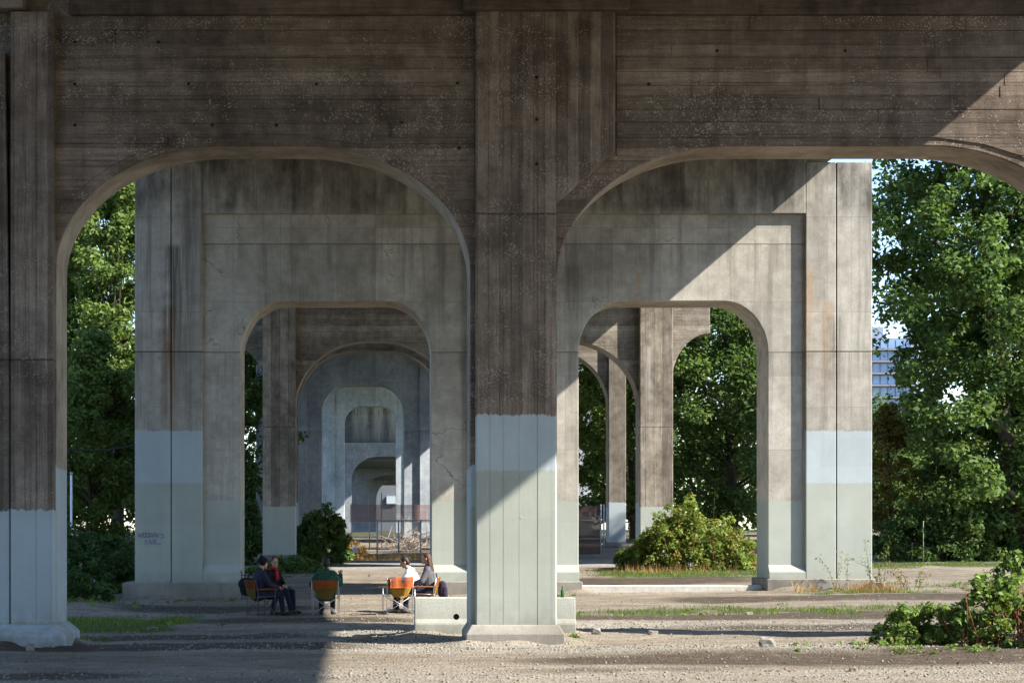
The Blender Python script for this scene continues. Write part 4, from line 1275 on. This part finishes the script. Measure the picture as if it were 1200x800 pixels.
# ------------------------------------------------------------------ people
def cap_mesh(bm, p, q, r1, r2, seg=10):
    p, q = Vector(p), Vector(q)
    d = q - p
    L = max(d.length, 1e-4); d = d / L
    u = d.orthogonal().normalized(); w = d.cross(u)
    rings = []
    for k_ in range(1, 5):
        t = -math.pi / 2 + k_ / 4 * math.pi / 2
        rings.append((p + d * r1 * math.sin(t), r1 * math.cos(t)))
    for k_ in range(0, 4):
        t = k_ / 4 * math.pi / 2
        rings.append((q + d * r2 * math.sin(t), r2 * math.cos(t)))
    V = [[bm.verts.new(c + (u * math.cos(i * 2 * math.pi / seg) + w * math.sin(i * 2 * math.pi / seg)) * r) for i in range(seg)] for c, r in rings]
    for a, b in zip(V, V[1:]):
        for i in range(seg):
            j = (i + 1) % seg; bm.faces.new((a[i], a[j], b[j], b[i]))
    s = bm.verts.new(p - d * r1); e = bm.verts.new(q + d * r2)
    for i in range(seg):
        j = (i + 1) % seg
        bm.faces.new((s, V[0][j], V[0][i])); bm.faces.new((e, V[-1][i], V[-1][j]))
def ell_mesh(bm, c, rx, ry, rz, R=None):
    m = Matrix.Translation(Vector(c)) @ (R.to_4x4() if R else Matrix.Identity(4)) @ Matrix.Diagonal((rx, ry, rz, 1))
    bmesh.ops.create_icosphere(bm, subdivisions=3, radius=1.0, matrix=m)
def fuse(name, prims, mat, parent, vox=.009, smooth=3):
    bm = bmesh.new()
    for p in prims:
        if p[0] == 'c': cap_mesh(bm, *p[1:])
        else: ell_mesh(bm, *p[1:])
    o = bm_obj(name, bm, mat, parent, world=False)
    r = o.modifiers.new('r', 'REMESH'); r.mode = 'VOXEL'; r.voxel_size = vox
    s = o.modifiers.new('s', 'SMOOTH'); s.iterations = smooth; s.factor = .5
    bake(o)
    o.data.polygons.foreach_set('use_smooth', [True] * len(o.data.polygons))
    if len(o.data.materials) == 0: o.data.materials.append(mat)
    return o
M_skin = plain('skin', (0.42, 0.235, 0.155), .6, .08, 10)
M_hairb = plain('hair_dark', (0.022, 0.014, 0.010), .55, .4, 40)
M_hairr = plain('hair_brown', (0.055, 0.024, 0.017), .55, .4, 40)
M_denim = fabric('trousers_navy', (0.022, 0.028, 0.05))
M_black = fabric('trousers_black', (0.014, 0.013, 0.014))
M_shoe = plain('shoe_dark', (0.03, 0.027, 0.025), .6)
M_eye = plain('eye_dark', (0.01, 0.008, 0.007), .3)

def person(label, X, Y, rot, top, legs, hair, hairstyle, lean=.12, side=0.0, yaw=0.0, pitch=0.0, hip=.46, arms=None, knees=None, feet=None, hat=None, scarf=None, hood=False, puff=.022):
    """seated figure; local +Y is where the lap points"""
    z0 = gzs(X, Y)
    D = Vector((math.sin(side), math.sin(lean), math.cos(lean))).normalized()
    P0 = Vector((0, -.08, hip))
    at = lambda t, dx=0, dy=0, dz=0: P0 + D * t + Vector((dx, dy, dz))
    chest, sh, nb = at(.27), at(.42), at(.48)
    hd = nb + D * .05 + Vector((0, .035 + .05 * math.sin(pitch), .12))
    R = Euler((-pitch, side * .5, yaw)).to_matrix()
    H = lambda x, y, z: hd + R @ Vector((x, y, z))
    shL, shR = sh + Vector((-.175, 0, -.02)), sh + Vector((.175, 0, -.02))
    A = arms or {}
    elL, haL = [Vector(q) for q in A.get('L', ((-.27, .08, .62), (-.16, .30, .60)))]
    elR, haR = [Vector(q) for q in A.get('R', ((.27, .08, .62), (.16, .30, .60)))]
    kn = knees or ((-.12, .38, .47), (.12, .38, .47))
    ft = feet or ((-.12, .42, .07), (.12, .42, .07))
    body = [('c', at(0, -.07), at(0, .07), .115, .115), ('c', at(.02, -.05), at(.3, -.055), .105, .115), ('c', at(.02, .05), at(.3, .055), .105, .115),
            ('c', at(.28, 0), at(.4, 0), .12, .09), ('c', sh + Vector((-.13, 0, 0)), sh + Vector((.13, 0, 0)), .066, .066), ('c', at(.42), hd + Vector((0, -.02, -.05)), .056, .05)]
    headp = [('e', H(0, -.005, .03), .073, .092, .092, R), ('e', H(0, .022, -.035), .056, .068, .072, R), ('c', H(0, .088, .015), H(0, .106, -.018), .009, .014),
             ('e', H(-.074, -.005, -.005), .012, .02, .03, R), ('e', H(.074, -.005, -.005), .012, .02, .03, R), ('c', H(-.02, .082, -.052), H(.02, .082, -.052), .009, .009), ('c', H(0, .07, -.09), H(0, .072, -.09), .02, .02), ('c', H(-.035, .078, .032), H(.035, .078, .032), .012, .012)]
    armp = []; sleeves = []; handp = []
    for s, e, h in ((shL, elL, haL), (shR, elR, haR)):
        armp += [('c', s, e, .05, .042), ('c', e, h, .041, .029)]
        wr = h - (h - e).normalized() * .02
        sleeves += [('c', s, e, .05 + puff, .042 + puff), ('c', e, wr, .042 + puff, .03 + puff * .6)]
        f_ = (h - e).normalized(); l_ = f_.cross(Vector((0, 0, 1)))
        l_ = l_.normalized() if l_.length > .1 else Vector((1, 0, 0))
        u_ = l_.cross(f_)
        handp += [('c', h + f_ * .02, h + f_ * .075, .026, .03), ('c', h + f_ * .03 + l_ * .015, h + f_ * .07 - l_ * .015, .024, .022)]
        for qi, (off, ln) in enumerate(((-.027, .055), (-.009, .068), (.009, .064), (.027, .05))):
            k0 = h + f_ * .085 + l_ * off; k1 = k0 + f_ * ln * .55 - u_ * .008; k2 = k1 + f_ * ln * .3 - u_ * .03
            handp += [('c', k0, k1, .0095, .009), ('c', k1, k2, .009, .008)]
        sgn = 1 if s is shL else -1
        t0 = h + f_ * .03 + l_ * .028 * sgn; t1 = t0 + f_ * .035 + l_ * .025 * sgn; t2 = t1 + f_ * .03
        handp += [('c', t0, t1, .012, .011), ('c', t1, t2, .011, .009)]
    legp = []; trou = []; shoes = []
    for s_, kk, aa in ((-1, kn[0], ft[0]), (1, kn[1], ft[1])):
        hp = P0 + Vector((s_ * .085, .02, -.01)); kk = Vector(kk); aa = Vector(aa)
        toe = aa + Vector((s_ * .03, .15, -.035))
        legp += [('c', hp, kk, .08, .055), ('c', kk, aa, .052, .036), ('c', aa + Vector((0, 0, -.01)), toe, .036, .026)]
        trou += [('c', hp, kk, .095, .07), ('c', kk, aa + Vector((0, 0, .045)), .068, .054)]
        shoes += [('c', aa + Vector((0, -.03, -.02)), toe, .047, .038), ('c', aa + Vector((0, -.02, -.038)), toe + Vector((0, 0, -.006)), .036, .03)]
    b = fuse('person', body + headp + armp + handp + legp, M_skin, None, .0075, 2)
    b.location = (X, Y, z0); b.rotation_euler = (0, 0, rot)
    tag(b, label, 'person', 'people sitting in camp chairs')
    torso = [('c', at(-.03, -.075), at(-.03, .075), .13, .13), ('c', at(.0, -.055), at(.3, -.06), .122 + puff * .4, .125 + puff * .5), ('c', at(.0, .055), at(.3, .06), .122 + puff * .4, .125 + puff * .5),
             ('c', at(.28), at(.41), .128 + puff * .4, .095 + puff * .4), ('c', sh + Vector((-.14, 0, 0)), sh + Vector((.14, 0, 0)), .07 + puff * .6, .07 + puff * .6), ('c', nb + Vector((0, -.012, -.02)), nb + Vector((0, -.01, .03)), .075, .066)]
    # creases: small random rolls in the cloth at waist and elbows
    rg = random.Random(sum(map(ord, label)))
    for _ in range(16):
        q = at(rg.uniform(.0, .38), rg.uniform(-.13, .13), rg.uniform(-.12, -.08))
        torso.append(('c', q, q + Vector((rg.uniform(-.07, .07), 0, rg.uniform(-.05, .05))), .022, .016))
    for s, e, h in ((shL, elL, haL), (shR, elR, haR)):
        for _ in range(6):
            q = s.lerp(e, rg.random()) if rg.random() < .5 else e.lerp(h, rg.random() * .8)
            dv = Vector((rg.gauss(0, 1), rg.gauss(0, 1), rg.gauss(0, 1))).normalized() * (.038 + puff * .6)
            sleeves.append(('c', q + dv, q + dv * .8 + Vector((0, .02, .02)), .018, .014))
    if hood:
        torso += [('c', nb + Vector((-.07, -.09, -.01)), nb + Vector((.07, -.09, -.01)), .05, .05), ('c', nb + Vector((-.06, -.02, .03)), nb + Vector((-.07, -.09, 0)), .035, .05), ('c', nb + Vector((.06, -.02, .03)), nb + Vector((.07, -.09, 0)), .035, .05)]
    fuse('jacket', torso + sleeves, top, b, .011, 2)
    fuse('trousers', [('c', at(-.02, -.08), at(-.02, .08), .126, .126)] + trou, legs, b, .012, 2)
    fuse('shoes', shoes, M_shoe, b, .01, 2)
    for sx in (-1, 1):
        bm = bmesh.new(); ell_mesh(bm, H(sx * .031, .088, .012), .012, .006, .007, R)
        bm_obj('eye', bm, M_eye, b, world=False, smooth=True)
    hp = [('e', H(0, -.02, .048), .084, .092, .088, R), ('e', H(0, -.055, -.005), .078, .058, .085, R)]
    if hairstyle == 'long':
        for i in range(26):
            a = math.pi * (1.08 + .84 * i / 25)
            r0 = H(.074 * math.cos(a), -.02 + .085 * math.sin(a), .03)
            m0 = H(.088 * math.cos(a), -.035 + .098 * math.sin(a), -.12)
            e0 = H(.10 * math.cos(a) + .015 * math.sin(i * 7), -.06 + .11 * math.sin(a), -.30 - .07 * math.sin(i * 3.7))
            hp += [('c', r0, m0, .02, .02), ('c', m0, e0, .02, .009)]
    elif hairstyle == 'bun':
        hp += [('e', H(0, -.115, .045), .04, .038, .04, R)]
    elif hairstyle == 'tied':
        hp += [('c', H(-.07, -.02, .0), H(-.085, -.05, -.18), .03, .02), ('c', H(.07, -.02, .0), H(.085, -.05, -.18), .028, .018), ('e', H(0, -.03, .055), .082, .09, .085, R)]
    if hairstyle != 'none': fuse('hair', hp, hair, b, .009, 1)
    if hat is not None:
        bn = [('e', H(0, -.012, .058), .092, .106, .09, R), ('c', H(-.05, -.02, .03), H(.05, -.02, .03), .075, .075), ('c', H(0, -.03, .13), H(0, -.035, .15), .05, .035)]
        fuse('knit_hat', bn, hat, b, .01, 2)
    if scarf is not None:
        sc = []
        for i in range(14):
            a0, a1 = i / 14 * 2 * math.pi, (i + 1) / 14 * 2 * math.pi
            f0 = lambda a: nb + Vector((.075 * math.cos(a), .02 + .075 * math.sin(a), .035 + .018 * math.sin(a * 3)))
            sc.append(('c', f0(a0), f0(a1), .03, .03))
        sc += [('c', nb + Vector((.02, .1, .03)), chest + Vector((.03, .15, .02)), .035, .04), ('c', nb + Vector((-.02, .09, .03)), chest + Vector((-.01, .15, .06)), .03, .03)]
        fuse('scarf', sc, scarf, b, .01, 2)
    return b
M_navy = fabric('jacket_navy', (0.032, 0.03, 0.05))
M_blackj = fabric('jacket_black', (0.016, 0.015, 0.017))
M_greenj = fabric('jacket_green', (0.028, 0.075, 0.05))
M_pale = fabric('hoodie_pale_blue', (0.55, 0.62, 0.68), .08)
M_greys = fabric('sweater_grey', (0.10, 0.10, 0.115))
M_red = fabric('scarf_red', (0.3, 0.02, 0.032))
M_knit = fabric('knit_black', (0.014, 0.014, 0.016))
person('person in black knit hat and navy jacket, seated in profile, leftmost', -2.42, 39.75, math.radians(-62), M_navy, M_denim, M_hairb, 'none', lean=.16, yaw=-.1, hat=M_knit,
       arms={'L': ((-.24, .06, .66), (-.06, .30, .62)), 'R': ((.27, .08, .66), (.12, .34, .60))}, knees=((-.11, .40, .48), (.11, .40, .46)), feet=((-.14, .34, .07), (.1, .46, .07)))
person('person with red scarf and dark jacket looking towards the camera', -2.2, 40.7, math.radians(-126), M_blackj, M_denim, M_hairr, 'tied', lean=.1, yaw=-.35, scarf=M_red,
       arms={'L': ((-.24, .04, .66), (-.04, .26, .62)), 'R': ((.26, .06, .66), (.10, .30, .60))}, knees=((-.11, .42, .48), (.12, .44, .5)), feet=((-.1, .46, .07), (.14, .58, .08)))
person('person in green jacket seated with back to the camera', PX(382, YP), 39.6, math.radians(-2), M_greenj, M_black, M_hairb, 'short', lean=.14, yaw=.15, puff=.03,
       arms={'L': ((-.29, .06, .66), (-.22, .30, .70)), 'R': ((.29, .1, .68), (.30, .24, .86))})
person('person in pale hooded top leaning forward with tied hair', .86, 40.75, math.radians(80), M_pale, M_black, M_hairb, 'bun', lean=.5, yaw=.1, pitch=.4, hip=.5, hood=True,
       arms={'L': ((-.24, .3, .58), (-.1, .46, .5)), 'R': ((.24, .3, .58), (.1, .46, .5))})
person('person with long dark hair and grey sweater seated beside the barrier', 1.06, 39.95, math.radians(86), M_greys, M_denim, M_hairr, 'long', lean=.06, yaw=.1, hip=.50,
       arms={'L': ((-.25, .06, .68), (-.10, .3, .60)), 'R': ((.25, .06, .68), (.10, .3, .60))})

# backpack hanging behind the last chair
bp = thing('backpack', 'dark purple backpack hanging behind the orange chair by the barrier', 'bag', (1.42, 39.9, .30))
M_bag = fabric('bag_purple', (0.035, 0.028, 0.05))
o = fuse('bag_body', [('c', (0, 0, .1), (0, 0, .28), .1, .085), ('c', (.05, -.05, .06), (.05, -.05, .2), .07, .06), ('c', (.04, .06, .06), (.04, .06, .2), .07, .06)], M_bag, bp, .012, 2)
otube('strap', [(-.06, -.05, .3), (-.11, -.05, .42), (-.13, -.04, .52)], .012, M_bag, bp, 6, world=False)
otube('strap', [(-.06, .05, .3), (-.11, .05, .42), (-.13, .04, .52)], .012, M_bag, bp, 6, world=False)

# bench rail and black bag standing on the plinth behind the left sitters
bn = thing('folded_chair', 'folded black camp chair leaning by the portal plinth at far left of the sitters', 'chair', (PX(290, 46.9), 46.9, 0))
for px_ in (283.5, 287.5):
    otube('leg', [(PX(px_, 46.9), 46.9, gzs(-3.2, 46.9)), (PX(px_ - .8, 47.0), 47.0, PZ(668, 47))], .018, M_tubed, bn, 6)
otube('rail', [(PX(283, 46.9), 46.95, PZ(673.5, 47)), (PX(300, 46.9), 46.95, PZ(673.5, 47))], .014, M_tubed, bn, 6)
otube('rail', [(PX(283, 46.9), 46.95, PZ(690, 47)), (PX(300, 46.9), 46.95, PZ(690, 47))], .014, M_tubed, bn, 6)
bg_ = thing('duffel_bag', 'black duffel bag behind the sitter with the knit hat', 'bag', (PX(296, 46.5), 46.5, .1))
fuse('bag_body', [('c', (-.2, 0, .3), (.14, 0, .3), .16, .15), ('c', (-.16, 0, .16), (.12, 0, .16), .16, .15)], M_blackj, bg_, .02, 2)
otube('handle', [(-.12, 0, .44), (-.08, 0, .53), (.05, 0, .53), (.08, 0, .44)], .012, M_blackj, bg_, 6, world=False)

# ------------------------------------------------------------------ fence and gate at the back
M_galv = plain('galvanised', (0.42, 0.43, 0.45), .45, .12, 12, metal=.5)
YFc = 74.0
def wire_mesh(name, x0, x1, y, z0, z1, step, r, mat, parent):
    bm = bmesh.new()
    h = z1 - z0
    def seg(a, b):
        d = Vector((b[0] - a[0], 0, b[1] - a[1])).normalized(); n_ = Vector((-d.z, 0, d.x)) * r
        va = [bm.verts.new((a[0] + n_.x, y, a[1] + n_.z)), bm.verts.new((b[0] + n_.x, y, b[1] + n_.z)), bm.verts.new((b[0] - n_.x, y, b[1] - n_.z)), bm.verts.new((a[0] - n_.x, y, a[1] - n_.z)), bm.verts.new((a[0], y + r, a[1])), bm.verts.new((b[0], y + r, b[1]))]
        bm.faces.new(va[:4]); bm.faces.new((va[0], va[4], va[5], va[1])); bm.faces.new((va[3], va[2], va[5], va[4]))
    x = x0 - h
    while x < x1:
        for s in (1, -1):
            a, b = ((x, z0), (x + h, z1)) if s > 0 else ((x, z1), (x + h, z0))
            t0 = max(0, (x0 - x) / h); t1 = min(1, (x1 - x) / h)
            if t1 > t0:
                lp = lambda t: (a[0] + (b[0] - a[0]) * t, a[1] + (b[1] - a[1]) * t)
                seg(lp(t0), lp(t1))
        x += step
    return bm_obj(name, bm, mat, parent)
fe = thing('chain_link_fence', 'galvanised chain-link fence with three posts deep in the left opening', 'fence', (PX(467, YFc), YFc, gzs(1, YFc)))
fz0, fz1 = gzs(1, YFc) + .04, PZ(609.5, YFc)
for px_ in (442, 467, 493, 521):
    otube('post', [(PX(px_, YFc), YFc, fz0 - .2), (PX(px_, YFc), YFc, fz1 + .03)], .028, M_galv, fe, 8)
otube('top_rail', [(PX(441, YFc), YFc, fz1), (PX(522, YFc), YFc, fz1)], .022, M_galv, fe, 8)
otube('bottom_rail', [(PX(441, YFc), YFc, fz0), (PX(522, YFc), YFc, fz0)], .015, M_galv, fe, 6)
wire_mesh('wire_mesh', PX(442, YFc), PX(521, YFc), YFc - .035, fz0, fz1, .075, .0028, M_galv, fe)
def screen_mat(name, c, op):
    k = NT(name)
    col = k.mix(k.noise(scale=2.5, detail=4), tuple(q * .7 for q in c), c)
    k.set(k.b.inputs['Base Color'], col); k.b.inputs['Roughness'].default_value = .9
    tr = k.n('ShaderNodeBsdfTransparent'); mx = k.n('ShaderNodeMixShader')
    x_, y_, z_ = k.xyz()
    ln = k.ramp(k.math('FRACT', k.math('MULTIPLY', z_, 4.0)), .0, .25, 1.0, .0)
    k.set(mx.inputs[0], k.math('MAXIMUM', op, k.math('MULTIPLY', ln, min(1, op + .25))))
    k.t.links.new(tr.outputs[0], mx.inputs[1]); k.t.links.new(k.b.outputs[0], mx.inputs[2]); k.t.links.new(mx.outputs[0], k.out.inputs[0])
    return k.m
M_screen = screen_mat('debris_netting', (0.34, 0.21, 0.2), .36)
YS = 84.0
fs = thing('netting_fence', 'faded red see-through netting fence behind the chain-link fence', 'fence', (PX(455, YS), YS, gzs(0, YS)))
zs0, zs1 = PZ(611, YS), PZ(591, YS)
for px_ in (412, 433, 447, 470, 500, 530):
    otube('post', [(PX(px_, YS), YS, gzs(0, YS) - .2), (PX(px_, YS), YS, zs1 + (.55 if px_ in (433, 447) else .05))], .024, M_galv, fs, 6)
bm = bmesh.new(); add_box(bm, PX(410, YS), PX(532, YS), YS - .03, YS - .02, zs0, zs1)
bm_obj('netting', bm, M_screen, fs)
otube('rail', [(PX(410, YS), YS, zs0), (PX(532, YS), YS, zs0)], .02, M_galv, fs, 6)
ga = thing('mesh_gate', 'rusty mesh gate between galvanised posts in the right opening', 'gate', (PX(692, YFc), YFc, gzs(8.5, YFc)))
M_screen2 = screen_mat('rusty_mesh', (0.17, 0.105, 0.085), .78)
zg0, zg1 = PZ(652, YFc), PZ(592, YFc)
for px_ in (672, 704, 708):
    otube('post', [(PX(px_, YFc), YFc + (0 if px_ < 706 else .1), zg0 - .3), (PX(px_, YFc), YFc + (0 if px_ < 706 else .1), zg1 + .05)], .032, M_galv, ga, 8)
for py_ in (609.5, 631, 652):
    otube('rail', [(PX(672, YFc), YFc, PZ(py_, YFc)), (PX(704, YFc), YFc, PZ(py_, YFc))], .02, M_galv, ga, 6)
bm = bmesh.new(); add_box(bm, PX(672, YFc), PX(704, YFc), YFc + .03, YFc + .04, zg0, zg1)
bm_obj('mesh_panel', bm, M_screen2, ga)
# brush pile, dry shrub and white sheet behind the fence
rng = np.random.default_rng(91)
bm = bmesh.new()
cx, cy = PX(484, 78), 78.0
M_twig = plain('twig_pale', (0.42, 0.34, 0.28), .9, .3, 5)
for i in range(150):
    b = Vector((cx + rng.normal() * .55, cy + rng.normal() * .4, gzs(cx, cy) + abs(rng.normal()) * .3))
    e = b + Vector((rng.normal() * .5, rng.normal() * .3, abs(rng.normal()) * .35))
    add_tube(bm, [b, e], [.02, .008], 4, caps=False)
tag(bm_obj('brush_pile', bm, M_twig), 'pale heap of cut branches behind the chain-link fence', 'branches')
bush('dry_shrub', 'leafless purple-brown shrub beside the evergreen bush in the left opening', PX(403, 72), 72, .9, .5, .95, 60, 40, .08, L_dry, 92, M_redstem, 50, GB, .2)
sh_ = thing('white_sheet', 'crumpled white sheet lying left of the chain-link fence', 'sheet', (PX(418, 75), 75, gzs(-.7, 75)))
fuse('sheet_cloth', [('c', (-.3, 0, .1), (.25, 0, .14), .16, .14), ('c', (-.1, .1, .25), (.2, 0, .3), .12, .08), ('c', (-.35, -.1, .05), (-.1, -.1, .3), .08, .06), ('c', (.3, 0, .08), (.1, -.1, .3), .09, .05)], plain('sheet_white', (0.75, 0.76, 0.78), .8, .05), sh_, .03, 1)

# ------------------------------------------------------------------ small fixtures
po = thing('white_post', 'thin white post standing among the trees in the left arch', 'post', (PX(83.5, 56), 56, gzs(-9, 56)))
otube('pole', [(PX(83.5, 56), 56, gzs(-9, 56) - .2), (PX(83.5, 56), 56, PZ(556, 56))], .035, plain('white_paint', (0.8, 0.82, 0.84), .5, .05), po, 8)
otube('pole_cap', [(PX(83.5, 56), 56, PZ(556, 56)), (PX(83.5, 56), 56, PZ(553, 56))], .045, M_galv, po, 8)
pts = []
for i in range(13):
    t_ = i / 12; px_ = 74 + t_ * 88; py_ = 523 + 10 * (1 - (2 * t_ - .75) ** 2) * .45
    pts.append((PX(px_, 49), 49, PZ(py_, 49)))
tag(otube('cable', pts, .022, plain('cable_black', (0.02, 0.02, 0.022), .6), None, 6), 'black cable sagging between the left column and the grey portal bent', 'cable')
gp = thing('marker_post', 'thin pale post in front of the hedge on the right', 'post', (PX(1082, 63), 63, gzs(18.4, 63)))
otube('pole', [(PX(1082, 63), 63, gzs(18.4, 63) - .1), (PX(1082, 63), 63, PZ(612, 63))], .015, plain('post_olive', (0.2, 0.22, 0.12), .8), gp, 6)
otube('pole_cap', [(PX(1082, 63), 63, PZ(612, 63)), (PX(1082, 63), 63, PZ(610.5, 63))], .02, M_galv, gp, 6)

# purple spray-paint scrawl on the left pier
M_spray = plain('spray_purple', (0.185, 0.165, 0.265), .7, .2, 20)
def scrawl(strokes, w):
    bm = bmesh.new()
    for s in strokes:
        for (ax, ay), (bx, by) in zip(s, s[1:]):
            a = Vector((PX(ax, YB), 0, PZ(ay, YB))); b = Vector((PX(bx, YB), 0, PZ(by, YB)))
            d = (b - a); L = d.length
            if L < 1e-4: continue
            d /= L; n_ = Vector((-d.z, 0, d.x)) * w; a = a - d * w * .6; b = b + d * w * .6
            bm.faces.new([bm.verts.new((p.x, YB - .003, p.z)) for p in (a + n_, b + n_, b - n_, a - n_)])
    return bm_obj('graffiti_scrawl', bm, M_spray, [c for c in bB.children if c.name.startswith('pier_block')][0])
def oval(cx, cy, rx, ry, n=9): return [(cx + rx * math.cos(i * 2 * math.pi / n), cy + ry * math.sin(i * 2 * math.pi / n)) for i in range(n + 1)]
scrawl([[(161.5, 624), (163, 629), (164.5, 625), (166, 629.5), (167.5, 623.5)], oval(169.5, 626.8, 1.6, 2.6), oval(173, 626.5, 1.6, 2.8), [(175.5, 629), (175.7, 624), (177.5, 625), (177.8, 628), (175.6, 629)],
        [(179, 629.5), (179.5, 624), (182, 629), (182.6, 623.6)], [(183.5, 625), (185, 629.5), (186.5, 624)], [(191.5, 624.5), (188.5, 625.5), (191.5, 627), (192.5, 629), (188, 630)],
        [(171.5, 632), (169.5, 634), (172.5, 635.5), (170, 638)], [(174.5, 638), (175, 632.5), (178, 637), (178.6, 632)], [(180.5, 638.5), (181, 632.5), (183.6, 632), (181.3, 635.5), (184.5, 637.6), (188, 637)]], .011)

# ------------------------------------------------------------------ apartment tower far behind the right-hand trees
YT = 480.0
tw = thing('apartment_tower', 'distant bluish apartment tower glimpsed beside the right edge of the portal bent', 'building', (PX(1030, YT), YT, 1.5))
M_tw = plain('tower_wall', (0.20, 0.24, 0.33), .7, .06, .2)
M_slab = plain('tower_slab', (0.27, 0.25, 0.28), .7, .05, .2)
M_twg = plain('tower_glass', (0.16, 0.26, 0.44), .15, .2, .3, spec=.6)
xa, xb = PX(985, YT), PX(1074, YT)
zt = PZ(396, YT)
obox('wall', xa, xb, YT, YT + 18, 1, zt, M_tw, tw)
obox('roof_block', xa + 4, xa + 12, YT + 4, YT + 12, zt, zt + 3.2, M_tw, tw)
win = None
nf = 16
for i in range(nf):
    z = zt - 3.05 * (i + 1)
    obox('balcony', xa - .3, xb + .3, YT - 1.4, YT - .02, z - .12, z + .12, M_slab, tw)
    x = xa + .5
    while x + 1.7 < xb:
        if win is None:
            bm = bmesh.new(); add_box(bm, 0, 1.55, 0, .2, 0, 2.1); win = bpy.data.meshes.new('window'); bmesh.ops.recalc_face_normals(bm, faces=bm.faces); bm.to_mesh(win); bm.free(); win.materials.append(M_twg)
        o = link_mesh('window', win, None, tw); o.location = (x, YT - .12, z + .45)
        x += 1.95
